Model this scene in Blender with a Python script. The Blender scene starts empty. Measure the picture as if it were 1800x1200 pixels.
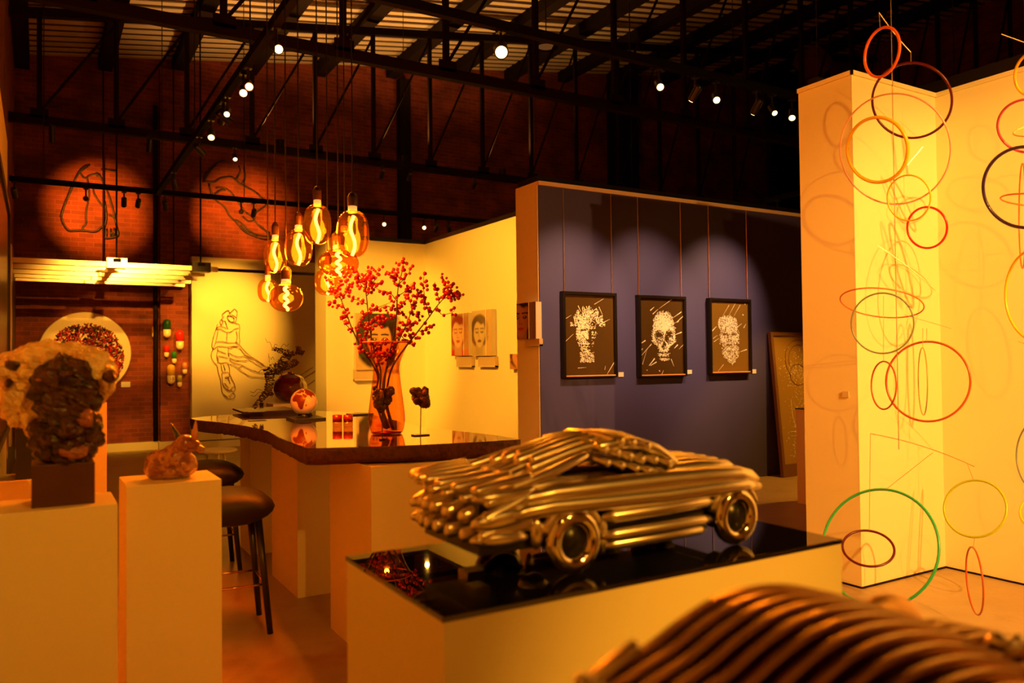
import bpy, math, random
from math import sin, cos, pi, sqrt, atan2, radians
from mathutils import Vector, Matrix, noise

S = bpy.context.scene
COL = S.collection
rnd = random.Random(7)

# ------------------------------------------------------------------ camera
H = 1.55
F = 1392.247
YAW, PITCH, ROLL = 0.53875926, 0.02220457, -0.0108077
fwd = Vector((sin(YAW)*cos(PITCH), cos(YAW)*cos(PITCH), sin(PITCH)))
_r = Vector((cos(YAW), -sin(YAW), 0)); _u = _r.cross(fwd)
RIGHT = _r*cos(ROLL) + _u*sin(ROLL)
UP = -_r*sin(ROLL) + _u*cos(ROLL)
EYE = Vector((0, 0, H))
cam = bpy.data.cameras.new('camera')
cam.sensor_width = 36.0
cam.lens = F/1800*36
cam.clip_start = 0.05
cam.clip_end = 100
cam.dof.use_dof = True
cam.dof.focus_distance = 6.5
cam.dof.aperture_fstop = 1.9
co = bpy.data.objects.new('camera', cam)
COL.objects.link(co)
m = Matrix((RIGHT, UP, -fwd)).transposed().to_4x4()
m.translation = EYE
co.matrix_world = m
S.camera = co

# ------------------------------------------------------------------ world, exposure
W = bpy.data.worlds.new('world'); S.world = W
W.use_nodes = True
W.node_tree.nodes['Background'].inputs[0].default_value = (0.0, 0.0, 0.0, 1)
W.node_tree.nodes['Background'].inputs[1].default_value = 0
S.view_settings.view_transform = 'Standard'
S.view_settings.look = 'None'
S.view_settings.exposure = 0.0
S.view_settings.gamma = 1.0
S.view_settings.use_curve_mapping = False
S.cycles.max_bounces = 8
S.cycles.transparent_max_bounces = 24
S.cycles.sample_clamp_indirect = 4.0
S.cycles.caustics_reflective = False
S.cycles.caustics_refractive = False

SPOT = (1.0, 0.41, 0.032)       # halogen track spots under the photo's warm balance
BULB = (1.0, 0.255, 0.008)
WARM = (1.0, 0.28, 0.008)      # dimmed spots      # amber filament bulbs
GAIN = 3.2

# ------------------------------------------------------------------ pixel -> place helpers (1800x1200 frame)
def ray(x, y): return RIGHT*(x-900) - UP*(y-600) + fwd*F
def PZ(x, y, z): d = ray(x, y); return EYE + d*((z-H)/d.z)
def PX(x, y, X): d = ray(x, y); return EYE + d*(X/d.x)
def PY(x, y, Y): d = ray(x, y); return EYE + d*(Y/d.y)
def PD(x, y, d): return EYE + ray(x, y)*(d/F)

# ------------------------------------------------------------------ materials
MATS = {}
def mat(name, base=(.8,.8,.8), rough=.5, metal=0.0, ior=1.5, spec=.5, coat=0, bump=0, bscale=40, var=None, vscale=5, emit=None, estr=0, trans=0, coord='Object', detail=6):
    if name in MATS: return MATS[name]
    M = bpy.data.materials.new(name); M.use_nodes = True
    N = M.node_tree.nodes; L = M.node_tree.links
    P = N['Principled BSDF']
    P.inputs['Base Color'].default_value = (*base, 1)
    P.inputs['Roughness'].default_value = rough
    P.inputs['Metallic'].default_value = metal
    P.inputs['IOR'].default_value = ior
    P.inputs['Specular IOR Level'].default_value = spec
    P.inputs['Coat Weight'].default_value = coat
    P.inputs['Coat Roughness'].default_value = .03
    P.inputs['Transmission Weight'].default_value = trans
    if emit:
        P.inputs['Emission Color'].default_value = (*emit, 1)
        P.inputs['Emission Strength'].default_value = estr
    if var or bump:
        tc = N.new('ShaderNodeTexCoord')
    if var:
        nz = N.new('ShaderNodeTexNoise'); nz.inputs['Scale'].default_value = vscale; nz.inputs['Detail'].default_value = detail
        nz.inputs['Roughness'].default_value = .65
        L.new(tc.outputs[coord], nz.inputs['Vector'])
        cr = N.new('ShaderNodeValToRGB')
        e = cr.color_ramp.elements
        e[0].position = .32; e[0].color = (*base, 1); e[1].position = .68; e[1].color = (*var[-1], 1)
        for k, c in enumerate(var[:-1]):
            q = e.new(.32 + .36*(k+1)/len(var)); q.color = (*c, 1)
        L.new(nz.outputs['Fac'], cr.inputs['Fac']); L.new(cr.outputs['Color'], P.inputs['Base Color'])
    if bump:
        nb = N.new('ShaderNodeTexNoise'); nb.inputs['Scale'].default_value = bscale; nb.inputs['Detail'].default_value = 5
        L.new(tc.outputs[coord], nb.inputs['Vector'])
        bp = N.new('ShaderNodeBump'); bp.inputs['Strength'].default_value = bump; bp.inputs['Distance'].default_value = .01
        L.new(nb.outputs['Fac'], bp.inputs['Height']); L.new(bp.outputs['Normal'], P.inputs['Normal'])
    MATS[name] = M
    return M

def emissive(name, col, s):
    if name in MATS: return MATS[name]
    M = bpy.data.materials.new(name); M.use_nodes = True
    N = M.node_tree.nodes; N.clear()
    o = N.new('ShaderNodeOutputMaterial'); e = N.new('ShaderNodeEmission')
    e.inputs[0].default_value = (*col, 1); e.inputs[1].default_value = s
    M.node_tree.links.new(e.outputs[0], o.inputs[0])
    MATS[name] = M; return M

def thin_glass(name, tint, rough=.02, f0=.05, edge=(1,1,1), haze=0.0, power=4.0, rim=.85):
    """single-skin tinted glass: lets light through, mirror-like toward grazing angles, a little haze"""
    if name in MATS: return MATS[name]
    M = bpy.data.materials.new(name); M.use_nodes = True
    N = M.node_tree.nodes; L = M.node_tree.links; N.clear()
    o = N.new('ShaderNodeOutputMaterial'); t = N.new('ShaderNodeBsdfTransparent'); g = N.new('ShaderNodeBsdfGlossy')
    t.inputs[0].default_value = (*tint, 1); g.inputs['Roughness'].default_value = rough; g.inputs[0].default_value = (*edge, 1)
    lw = N.new('ShaderNodeLayerWeight'); lw.inputs[0].default_value = .5
    pw = N.new('ShaderNodeMath'); pw.operation = 'POWER'; pw.inputs[1].default_value = power
    ma = N.new('ShaderNodeMath'); ma.operation = 'MULTIPLY_ADD'; ma.inputs[1].default_value = rim; ma.inputs[2].default_value = f0
    L.new(lw.outputs['Facing'], pw.inputs[0]); L.new(pw.outputs[0], ma.inputs[0])
    body = t.outputs[0]
    if haze:
        tr = N.new('ShaderNodeBsdfTranslucent'); tr.inputs[0].default_value = (*tint, 1)
        m2 = N.new('ShaderNodeMixShader'); m2.inputs[0].default_value = haze
        L.new(body, m2.inputs[1]); L.new(tr.outputs[0], m2.inputs[2]); body = m2.outputs[0]
    mx = N.new('ShaderNodeMixShader')
    L.new(ma.outputs[0], mx.inputs[0]); L.new(body, mx.inputs[1]); L.new(g.outputs[0], mx.inputs[2]); L.new(mx.outputs[0], o.inputs[0])
    MATS[name] = M; return M

def brick_mat(name, axis='x', c1=(.23,.042,.017), c2=(.15,.026,.012), mortar=(.27,.08,.044), scale=1.0):
    if name in MATS: return MATS[name]
    M = bpy.data.materials.new(name); M.use_nodes = True
    N = M.node_tree.nodes; L = M.node_tree.links; P = N['Principled BSDF']
    tc = N.new('ShaderNodeTexCoord'); sx = N.new('ShaderNodeSeparateXYZ'); cx = N.new('ShaderNodeCombineXYZ')
    L.new(tc.outputs['Object'], sx.inputs[0])
    L.new(sx.outputs[0 if axis == 'x' else 1], cx.inputs[0]); L.new(sx.outputs[2], cx.inputs[1])
    b = N.new('ShaderNodeTexBrick'); L.new(cx.outputs[0], b.inputs['Vector'])
    b.inputs['Scale'].default_value = 1; b.inputs['Brick Width'].default_value = .235; b.inputs['Row Height'].default_value = .078
    b.inputs['Mortar Size'].default_value = .0055; b.inputs['Mortar Smooth'].default_value = .3
    b.inputs['Color1'].default_value = (*c1, 1); b.inputs['Color2'].default_value = (*c2, 1); b.inputs['Mortar'].default_value = (*mortar, 1)
    nz = N.new('ShaderNodeTexNoise'); nz.inputs['Scale'].default_value = 2.2; nz.inputs['Detail'].default_value = 8
    L.new(tc.outputs['Object'], nz.inputs['Vector'])
    mp = N.new('ShaderNodeMapRange'); mp.inputs[1].default_value = .3; mp.inputs[2].default_value = .7; mp.inputs[3].default_value = .55; mp.inputs[4].default_value = 1.35
    L.new(nz.outputs['Fac'], mp.inputs[0])
    mul = N.new('ShaderNodeMix'); mul.data_type = 'RGBA'; mul.blend_type = 'MULTIPLY'; mul.inputs[0].default_value = 1
    L.new(b.outputs['Color'], mul.inputs[6]); L.new(mp.outputs[0], mul.inputs[7]); L.new(mul.outputs[2], P.inputs['Base Color'])
    bp = N.new('ShaderNodeBump'); bp.inputs['Strength'].default_value = .6; bp.inputs['Distance'].default_value = .01; bp.invert = True
    L.new(b.outputs['Fac'], bp.inputs['Height']); L.new(bp.outputs['Normal'], P.inputs['Normal'])
    P.inputs['Roughness'].default_value = .85
    MATS[name] = M; return M

def attr_mat(name, rough=.15, coat=.5):
    if name in MATS: return MATS[name]
    M = bpy.data.materials.new(name); M.use_nodes = True
    N = M.node_tree.nodes; L = M.node_tree.links; P = N['Principled BSDF']
    a = N.new('ShaderNodeAttribute'); a.attribute_name = 'tone'
    L.new(a.outputs['Color'], P.inputs['Base Color'])
    P.inputs['Roughness'].default_value = rough; P.inputs['Coat Weight'].default_value = coat
    MATS[name] = M; return M

white = mat('white_paint', (.82,.76,.46), .62, bump=.03, bscale=60)
white_plinth = mat('white_plinth_paint', (.82,.74,.42), .45)
blue = mat('navy_paint', (.060,.056,.22), .6, bump=.03, bscale=60)
black_m = mat('black_metal', (.012,.010,.010), .45)
black_s = mat('black_satin', (.010,.009,.009), .3)
steel_d = mat('dark_steel', (.012,.006,.005), .8, spec=.15)
chrome = mat('chrome', (.84,.78,.68), .27, 1.0)
chrome_b = mat('bright_chrome', (.75,.70,.62), .07, 1.0)
alu = mat('brushed_aluminium', (.75,.72,.66), .28, 1.0)
brass = mat('brass_rod', (.8,.62,.4), .35, 1.0)
copper = mat('copper_rod', (.85,.45,.30), .25, 1.0)
bronze = mat('bronze_slats', (.55,.33,.16), .27, 1.0)
bronze_r = mat('bronze_body', (.60,.34,.14), .42, 1.0)
mirror_black = mat('black_mirror', (.004,.004,.004), .015, ior=1.9, spec=.5)
concrete = mat('concrete', (.38,.26,.13), .38, var=[(.45,.32,.17),(.31,.20,.10)], vscale=1.3, bump=.04, bscale=8, detail=8)
brick_x = brick_mat('brick', 'x'); brick_y = brick_mat('brick_side', 'y')
sheet = mat('roof_sheet', (.75,.68,.55), .55, var=[(.62,.52,.40)], vscale=.8)
card = mat('card', (.8,.78,.72), .5)
track_black = mat('track_black', (.006,.005,.005), .85, spec=.08)
lens_on = emissive('lit_lens', (1.0,.62,.22), 5)
lens_off = mat('dark_lens', (.05,.03,.02), .15)

# ------------------------------------------------------------------ mesh collecting
class MB:
    def __init__(s): s.v = []; s.f = []; s.c = None
    def add(s, vs, fs):
        o = len(s.v); s.v += [tuple(v) for v in vs]; s.f += [tuple(i+o for i in f) for f in fs]; return s
    def box(s, a, b, M=None):
        x0,y0,z0 = a; x1,y1,z1 = b
        vs = [Vector(p) for p in ((x0,y0,z0),(x1,y0,z0),(x1,y1,z0),(x0,y1,z0),(x0,y0,z1),(x1,y0,z1),(x1,y1,z1),(x0,y1,z1))]
        if M: vs = [M @ v for v in vs]
        return s.add(vs, [(0,3,2,1),(4,5,6,7),(0,1,5,4),(1,2,6,5),(2,3,7,6),(3,0,4,7)])
    def quad(s, a, b, c, d): return s.add([a,b,c,d], [(0,1,2,3)])
    def prism(s, pts, z0, z1):
        n = len(pts)
        vs = [(p[0],p[1],z0) for p in pts] + [(p[0],p[1],z1) for p in pts]
        return s.add(vs, [tuple(range(n-1,-1,-1)), tuple(range(n,2*n))] + [(i,(i+1)%n,n+(i+1)%n,n+i) for i in range(n)])
    def tube(s, pts, r, seg=8, closed=False, cap=True, flat=1.0, up=None):
        """sweep; r a number or one per point; flat squashes along the frame's second axis"""
        pts = [Vector(p) for p in pts]; n = len(pts)
        rs = r if isinstance(r, (list, tuple)) else [r]*n
        tans = []
        for i in range(n):
            if closed: t = pts[(i+1)%n] - pts[(i-1)%n]
            else: t = pts[min(i+1,n-1)] - pts[max(i-1,0)]
            tans.append(t.normalized() if t.length > 1e-9 else Vector((0,0,1)))
        u = Vector(up) if up else (Vector((0,0,1)) if abs(tans[0].z) < .9 else Vector((1,0,0)))
        vs = []
        for i in range(n):
            t = tans[i]; a = u - t*u.dot(t)
            if a.length < 1e-6: a = t.orthogonal()
            a.normalize(); b = t.cross(a)
            if not up: u = a
            for k in range(seg):
                w = 2*pi*k/seg
                vs.append(pts[i] + a*(cos(w)*rs[i]*flat) + b*(sin(w)*rs[i]))
        fs = []
        for i in range(n if closed else n-1):
            j = (i+1) % n
            for k in range(seg):
                l = (k+1) % seg
                fs.append((i*seg+k, i*seg+l, j*seg+l, j*seg+k))
        if cap and not closed:
            fs.append(tuple(range(seg-1,-1,-1))); fs.append(tuple((n-1)*seg+k for k in range(seg)))
        return s.add(vs, fs)
    def lathe(s, prof, c=(0,0,0), seg=24, M=None):
        """prof: (r,z) list, spun about z through c"""
        c = Vector(c); vs = []; n = len(prof)
        for r_, z_ in prof:
            for k in range(seg):
                w = 2*pi*k/seg; v = Vector((r_*cos(w), r_*sin(w), z_))
                vs.append((M @ v if M else v) + c)
        fs = [(i*seg+k, i*seg+(k+1)%seg, (i+1)*seg+(k+1)%seg, (i+1)*seg+k) for i in range(n-1) for k in range(seg)]
        if prof[0][0] > 1e-6: fs.append(tuple(range(seg-1,-1,-1)))
        if prof[-1][0] > 1e-6: fs.append(tuple((n-1)*seg+k for k in range(seg)))
        return s.add(vs, fs)
    def ball(s, c, r, seg=12, rings=8, fn=None, M=None):
        c = Vector(c); R3 = r if isinstance(r, (tuple, list)) else (r,r,r)
        vs = []; 
        for i in range(rings+1):
            th = pi*i/rings
            for k in range(seg):
                w = 2*pi*k/seg
                d = Vector((sin(th)*cos(w), sin(th)*sin(w), cos(th)))
                q = fn(d) if fn else 1
                v = Vector((d.x*R3[0]*q, d.y*R3[1]*q, d.z*R3[2]*q))
                vs.append((M @ v if M else v) + c)
        fs = [(i*seg+k, (i+1)*seg+k, (i+1)*seg+(k+1)%seg, i*seg+(k+1)%seg) for i in range(rings) for k in range(seg)]
        return s.add(vs, fs)
    def build(s, name, m, parent=None, smooth=False, loc=None, cols=None, bevel=0):
        me = bpy.data.meshes.new(name); me.from_pydata(s.v, [], s.f); me.update()
        if smooth:
            me.polygons.foreach_set('use_smooth', [True]*len(me.polygons))
        if cols is not None:
            a = me.attributes.new('tone', 'FLOAT_COLOR', 'POINT')
            a.data.foreach_set('color', [x for c in cols for x in (c[0], c[1], c[2], 1.0)])
        me.materials.append(m)
        o = bpy.data.objects.new(name, me); COL.objects.link(o)
        if parent is not None:
            o.parent = parent
            o.matrix_parent_inverse = parent.matrix_world.inverted() if loc is None else Matrix()
        if loc is not None: o.location = loc
        if bevel:
            b = o.modifiers.new('edge', 'BEVEL'); b.width = bevel; b.segments = 2; b.limit_method = 'ANGLE'
        return o

def tag(o, label, cat, group=None, kind=None):
    if label: o['label'] = label
    if cat: o['category'] = cat
    if group: o['group'] = group
    if kind: o['kind'] = kind
    return o

def thing(name, label, cat, loc=(0,0,0), group=None, rotz=0):
    o = bpy.data.objects.new(name, None); COL.objects.link(o)
    o.empty_display_size = .05
    o.location = loc; o.rotation_euler = (0,0,rotz)
    o.matrix_world = Matrix.Translation(Vector(loc)) @ Matrix.Rotation(rotz, 4, 'Z')
    return tag(o, label, cat, group)

def struct(name, mb, m, **k):
    o = mb.build(name, m, **k); o['kind'] = 'structure'; return o

def copy_tree(src, parent=None):
    c = src.copy(); COL.objects.link(c)
    if parent is not None: c.parent = parent
    for ch in list(src.children): copy_tree(ch, c)
    return c

# ================================================================== LARGE STRUCTURE
WH = 3.47
roofz = lambda x: 6.81 + .15*x
XL, XR, YF, YB = -.36, 18.7, -4.0, 15.6
struct('floor', MB().box((XL-.2, YF-.2, -.1), (XR+.2, YB+.2, 0)), concrete)
struct('wall_back', MB().add([(XL,YB,0),(XR,YB,0),(XR,YB,roofz(XR)),(XL,YB,roofz(XL)),(XL,YB+.3,0),(XR,YB+.3,0),(XR,YB+.3,roofz(XR)),(XL,YB+.3,roofz(XL))],
        [(0,1,2,3),(5,4,7,6),(3,2,6,7),(0,3,7,4),(1,5,6,2)]), brick_x)
struct('wall_left', MB().box((XL-.3, YF, 0), (XL, YB, roofz(XL))), brick_y)
struct('wall_right', MB().box((XR, YF, 0), (XR+.3, YB, roofz(XR))), brick_y)
struct('wall_front', MB().box((XL-.3, YF-.2, 0), (XR, YF, roofz(XR))), white)
# boarded roof: pale laths with dark gaps, running up the slope
def sloped(mb, y0, y1, z0, z1):
    xa, xb = XL-.3, XR+.3
    return mb.add([(xa,y0,roofz(xa)+z0),(xb,y0,roofz(xb)+z0),(xb,y1,roofz(xb)+z0),(xa,y1,roofz(xa)+z0),(xa,y0,roofz(xa)+z1),(xb,y0,roofz(xb)+z1),(xb,y1,roofz(xb)+z1),(xa,y1,roofz(xa)+z1)],
        [(0,3,2,1),(4,5,6,7),(0,1,5,4),(1,2,6,5),(2,3,7,6),(3,0,4,7)])
struct('ceiling', sloped(MB(), YF, YB+.3, .026, .10), mat('dark_deck', (.035,.016,.010), .8))
mb = MB()
for i in range(int((YB-YF)/.25)+1): sloped(mb, YF+i*.25, YF+i*.25+.13, .008, .025)
struct('ceiling_panel', mb, sheet)
for x in (-.25, 1.0, 2.2, 3.5, 4.86, 6.4, 7.8, 9.3, 10.8, 12.35, 13.9, 15.4, 17.0):
    z = roofz(x)
    struct('rafter', MB().box((x-.11, YF, z-.24), (x+.11, YB, z+.0)), steel_d)
# columns in the back wall
struct('pillar_back', MB().box((12.15, 15.1, 0), (12.75, 15.6, roofz(12.4))), steel_d)
struct('pillar_corner', MB().box((17.9, 14.9, 0), (18.45, 15.45, roofz(18))), steel_d)
pier0 = PY(282, 600, 15.42).x; pier1 = PY(334, 600, 15.42).x
struct('pillar_brick', MB().box((pier0, 15.42, 0), (pier1, 15.6, roofz(pier0)-.2)), brick_x)
px = PY(714, 350, 15.4).x
struct('pillar_steel', MB().box((px-.12, 15.4, 0), (px+.12, 15.6, roofz(px)-.3)), steel_d)
struct('baseboard_back', MB().box((XL, 15.50, 0), (pier1, 15.60, .14)).box((pier0-.03, 15.36, 0), (pier1, 15.5, .14)), white)
tag(MB().tube([(pier0-.07, 15.5, .16), (pier0-.07, 15.5, 6.2)], .04, 10).build('drain_pipe', steel_d, smooth=True), 'thin rusty downpipe running up the brick wall beside the pier', 'pipe')

# white partitions
struct('wall_mural', MB().box((pier1, 15.22, .14), (8.0, 15.42, 3.47)), white)
struct('baseboard_mural', MB().box((pier1, 15.20, 0), (8.0, 15.42, .12)), white)
struct('wall_rear', MB().box((3.82, 12.0, 0), (5.5, 12.55, WH)), white)
struct('wall_side', MB().box((5.5, 7.62, 0), (5.75, 12.55, WH)), white)
o = MB().box((4.623, 7.17, 0), (13.0, 7.62, WH)).build('wall_blue', white); o['kind'] = 'structure'
struct('wall_blue_panel', MB().box((4.63, 7.155, .0), (13.0, 7.17, WH-.045)), blue)
struct('trim_1', MB().box((4.623, 7.135, WH-.045), (13.0, 7.17, WH)), mat('pale_wood_trim', (.72,.58,.42), .5))
struct('trim_2', MB().box((4.64, 7.20, WH), (13.0, 7.60, WH+.07)), black_s)
struct('trim_3', MB().box((3.84, 12.02, WH), (5.62, 12.10, WH+.07)).box((5.515, 7.62, WH), (5.60, 12.0, WH+.07)), black_s)
struct('wall_partition', MB().box((4.70, 3.365, 0), (5.665, 3.80, WH)), white)
struct('wall_niche', MB().box((5.665, -2.6, 0), (5.80, 3.80, WH)), white)
struct('trim_4', MB().box((5.69, -2.6, WH), (5.77, 3.79, WH+.10)).box((4.78, 3.70, WH), (5.69, 3.78, WH+.08)), black_s)
struct('trim_5', MB().box((4.685, 3.35, WH-.03), (4.70, 3.80, WH)).box((4.685, 3.35, WH-.03), (5.65, 3.365, WH)).box((5.65, -2.6, WH-.03), (5.665, 3.36, WH)), white)
for k, (a, b) in enumerate((((4.70, 3.358, 0), (5.665, 3.365, .012)), ((5.658, -2.6, 0), (5.665, 3.36, .012)), ((4.693, 3.365, 0), (4.70, 3.80, .012)))):
    struct('baseboard_%d' % (k+1), MB().box(a, b), steel_d)
struct('wall_left_partition', MB().box((XL, YF, 0), (-.235, 8.05, WH)), white)
struct('wall_left_shutter', MB().box((XL, 8.05, 0), (XL+.03, 15.5, 3.3)), mat('dark_shutter', (.05,.025,.018), .5))

# ================================================================== ROOF STEEL, TRACKS
def truss(y, x0, x1, zb, xs, label, top, both=True):
    t = thing('roof_truss', label, 'roof truss', (x0, y, zb), 'steel roof trusses'); t['kind'] = 'structure'
    MB().box((x0, y-.05, zb-.06), (x1, y+.05, zb+.06)).build('bottom_chord', steel_d, t)
    if top:
        MB().add([(x0,y-.05,top(x0)-.06),(x1,y-.05,top(x1)-.06),(x1,y+.05,top(x1)-.06),(x0,y+.05,top(x0)-.06),
                  (x0,y-.05,top(x0)+.06),(x1,y-.05,top(x1)+.06),(x1,y+.05,top(x1)+.06),(x0,y+.05,top(x0)+.06)],
                 [(0,3,2,1),(4,5,6,7),(0,1,5,4),(1,2,6,5),(2,3,7,6),(3,0,4,7)]).build('top_chord', steel_d, t)
    for i, x in enumerate(xs):
        MB().box((x-.032, y-.03, zb), (x+.032, y+.03, top(x))).build('post', steel_d, t)
        MB().box((x-.11, y-.05, zb+.02), (x+.11, y-.03, zb+.15)).build('gusset_plate', steel_d, t)
        if i+1 < len(xs):
            MB().tube([(x, y, zb+.1), (xs[i+1], y, top(xs[i+1])-.1)], .02, 6).build('brace', steel_d, t)
    return t
truss(12.6, XL, 18.6, 4.9, [0.0,.95,1.9,2.85,3.85,4.85,5.9,6.95,8.0,9.05,10.1,11.2,12.3,13.4,14.5,15.6,16.7,17.8], 'far dark steel truss crossing in front of the brick wall', lambda x: roofz(x)-.42)
truss(8.3, XL, 18.6, 4.9, [.35,1.6,2.85,4.1,5.35,6.6,7.85,9.1,10.35,11.6,12.85,14.1,15.35,16.6,17.9], 'nearer dark steel truss above the pendant bulbs', lambda x: roofz(x)-.42)

TZ = 4.0
def track(label, a, b):
    a = Vector(a); b = Vector(b); t = thing('lighting_track', label, 'lighting track', a, 'black lighting tracks')
    d = (b-a).normalized(); s = Vector((-d.y, d.x, 0))*.03
    up = Vector((0,0,.035))
    MB().add([a-s-up, b-s-up, b+s-up, a+s-up, a-s+up, b-s+up, b+s+up, a+s+up],
             [(0,3,2,1),(4,5,6,7),(0,1,5,4),(1,2,6,5),(2,3,7,6),(3,0,4,7)]).build('rail', track_black, t)
    n = max(2, int((b-a).length/2.6)); 
    for i in range(n+1):
        p = a.lerp(b, (i+.15)/(n+.3)); MB().tube([p+up, (p.x, p.y, roofz(p.x))], .006, 6).build('hanger_rod', black_s, t)
    return t
T3Y = PZ(275, 337, TZ).y; T2X = PZ(432, 115, TZ).x
T1Y = PZ(1158, 112, 4.1).y
track('black track crossing the brick wall drawings, behind the pendant bulbs', (XL+.02, T3Y, TZ), (13.5, T3Y, TZ))
track('black track running away from the camera toward the brick wall', (T2X, -1.86, TZ), (T2X, T3Y-.04, TZ))
track('black track above the navy wall, carrying bright lamps', (T2X+.05, T1Y, 4.1), (9.5, T1Y, 4.1))
T5X = PZ(1380, 345, TZ).x
track('short black track over the far end of the navy wall', (T5X, 6.2, TZ), (T5X, T3Y-.04, TZ))
track('black track hidden above the niche', (-.2, -1.9, TZ), (5.4, -1.9, TZ))

LIT = []
def spot(p, aim, label, lit=True, watts=60, ang=50, blend=.5, size=.03, col=SPOT, drop=.15, rad=.036, length=.15, group='track spotlights'):
    """p: point on the track's underside, aim: lit point"""
    p = Vector(p); aim = Vector(aim)
    t = thing('track_spotlight', label, 'spotlight', p, group)
    MB().box((p.x-.03, p.y-.03, p.z-.02), (p.x+.03, p.y+.03, p.z+.002)).build('adapter', black_s, t)
    h = p - Vector((0,0,drop))
    MB().tube([p, h], .011, 6).build('stem', black_s, t)
    d = (aim-h).normalized(); q = d.to_track_quat('Z', 'Y').to_matrix()
    hd = MB().lathe([(0,-length/2),(rad*.8,-length/2),(rad,-length/2+.015),(rad,length/2),(rad*.86,length/2),(rad*.84,length/2-.02)], h, 20, q)
    hd.build('lamp_head', black_s, t, smooth=False)
    MB().lathe([(rad*.84,length/2-.001),(rad*.6,length/2+.008),(0,length/2+.012)], h, 20, q).build('lens', lens_on if lit else lens_off, t)
    if lit and watts:
        l = bpy.data.lights.new('spot_beam', 'SPOT'); l.energy = watts*GAIN; l.color = col
        l.spot_size = radians(ang); l.spot_blend = blend; l.shadow_soft_size = size
        lo = bpy.data.objects.new('spot_beam', l); COL.objects.link(lo)
        lo.matrix_world = Matrix.Translation(h + d*(length/2+.03)) @ d.to_track_quat('-Z','Y').to_matrix().to_4x4()
        lo.parent = t; lo.matrix_parent_inverse = t.matrix_world.inverted()
    return t
B = TZ-.035
def t3(x): return PY(x, 383, T3Y).x
# --- far track (T3): wall drawings, mural, brick
spot((t3(25), T3Y, B), (.2, 15.3, 1.0), 'dark spotlight at the far track near the left wall end', lit=False)
spot((t3(151), T3Y, B), PY(172, 372, 15.5), 'black spotlight in front of the foot drawing on the brick', watts=560, ang=34, blend=1.0, col=(1,.30,.02))
spot((t3(218), T3Y, B), (1.2, 15.4, 1.7), 'small spotlight just right of the foot drawing', watts=130, ang=40)
spot((t3(243), T3Y, B), (1.2, 15.3, 2.2), 'slim black spotlight between the foot drawing and the brick pier', lit=False)
spot((t3(290), T3Y, B), (2.2, 15.3, 1.7), 'spotlight turned sideways in front of the brick pier', watts=40, ang=45)
spot((t3(424), T3Y, B), PY(425, 380, 15.5), 'left one of a close pair of spotlights over the leaning figure drawing', watts=500, ang=36, blend=1.0, col=(1,.30,.02))
spot((t3(446), T3Y, B), PY(395, 560, 15.2), 'right one of a close pair of spotlights over the leaning figure drawing', watts=330, ang=44, blend=.9)
spot((t3(640), T3Y, B), (4.7, 15.3, 2.0), 'dark spotlight on the far track right behind the largest bulb', lit=False)
spot((t3(675), T3Y, B), (2.2, 4.6, 1.0), 'lit spotlight on the far track, just right of the bulbs', watts=20, ang=50)
spot((t3(745), T3Y, B), (3.0, 5.0, 1.0), 'lit spotlight on the far track above the white corner', watts=20, ang=50)
spot((t3(766), T3Y, B), (6.2, 15, 2), 'upright dark spotlight right of the lit one above the white corner', lit=False)
spot((t3(789), T3Y, B), (7.2, 14, 2), 'tilted dark spotlight last on the far track before the white wall', lit=False)
# --- truss spots (T4)
def t4(x): return PY(x, 260, 12.55).x
spot((t4(91), 12.52, 4.84), (.3, 15, 1), 'dark cylinder spotlight hanging from the truss at its left end', lit=False, drop=.12, length=.24)
spot((t4(262), 12.52, 4.84), (1.3, 15, 1), 'dark spotlight hanging from the truss over the brick pier', lit=False, drop=.12, length=.2)
spot((t4(412), 12.52, 4.84), (2.2, 8.5, 1.0), 'lit spotlight hanging from the truss above the leaning figure drawing', watts=20, ang=50)
spot((t4(670), 12.52, 4.84), (5.2, 15.5, 2), 'dark spotlight hanging from the truss right of the largest bulb', lit=False)
spot((t4(718), 12.52, 4.84), (5.8, 15.5, 2), 'faint dark spotlight on the truss in front of the steel post', lit=False)
spot((t4(832), 12.52, 4.84), (6.4, 15.5, 2), 'tilted dark spotlight on the truss left of the navy wall', lit=False)
# --- long track (T2)
def t2(x, y):
    return PX(x, y, T2X).y
spot((T2X, t2(485,-10), B), (1.6, 0.5, .8), 'lit spotlight at the top edge, nearest on the long track', watts=9, ang=60, col=WARM)
spot((T2X, t2(436,112), B), (1.0, 1.5, .8), 'topmost of three lit spotlights clustered on the long track', watts=9, ang=55, col=WARM)
spot((T2X, t2(440,131)+.25, B), (.4, 2.2, .8), 'middle of three lit spotlights clustered on the long track', watts=9, ang=55, col=WARM)
spot((T2X, t2(440,150)+.9, B), (.2, 3.2, 1.0), 'lowest of three lit spotlights clustered on the long track', watts=22, ang=55, rad=.03, col=WARM)
spot((T2X, t2(392,183), B), (.9, 15.5, 1.7), 'dark spotlight on the long track below the lit cluster', watts=420, ang=30, blend=.8)
spot((T2X, t2(371,209), B), (1.0, 5.0, .9), 'single lit spotlight halfway down the long track', watts=9, ang=55, col=WARM)
spot((T2X, t2(306,293), B), (2.2, 12.0, 1.2), 'dark spotlight near the far end of the long track', lit=False)
# hidden behind bulbs: light the white corner pieces
spot((T2X, 8.9, B), (4.6, 12.0, 1.95), 'spotlight lost in the dark part of the long track', lit=True, watts=420, ang=42, blend=.7)
spot((T2X, 7.6, B), (5.5, 9.9, 2.0), 'second spotlight lost in the dark part of the long track', lit=True, watts=470, ang=58, blend=.8)
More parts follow.
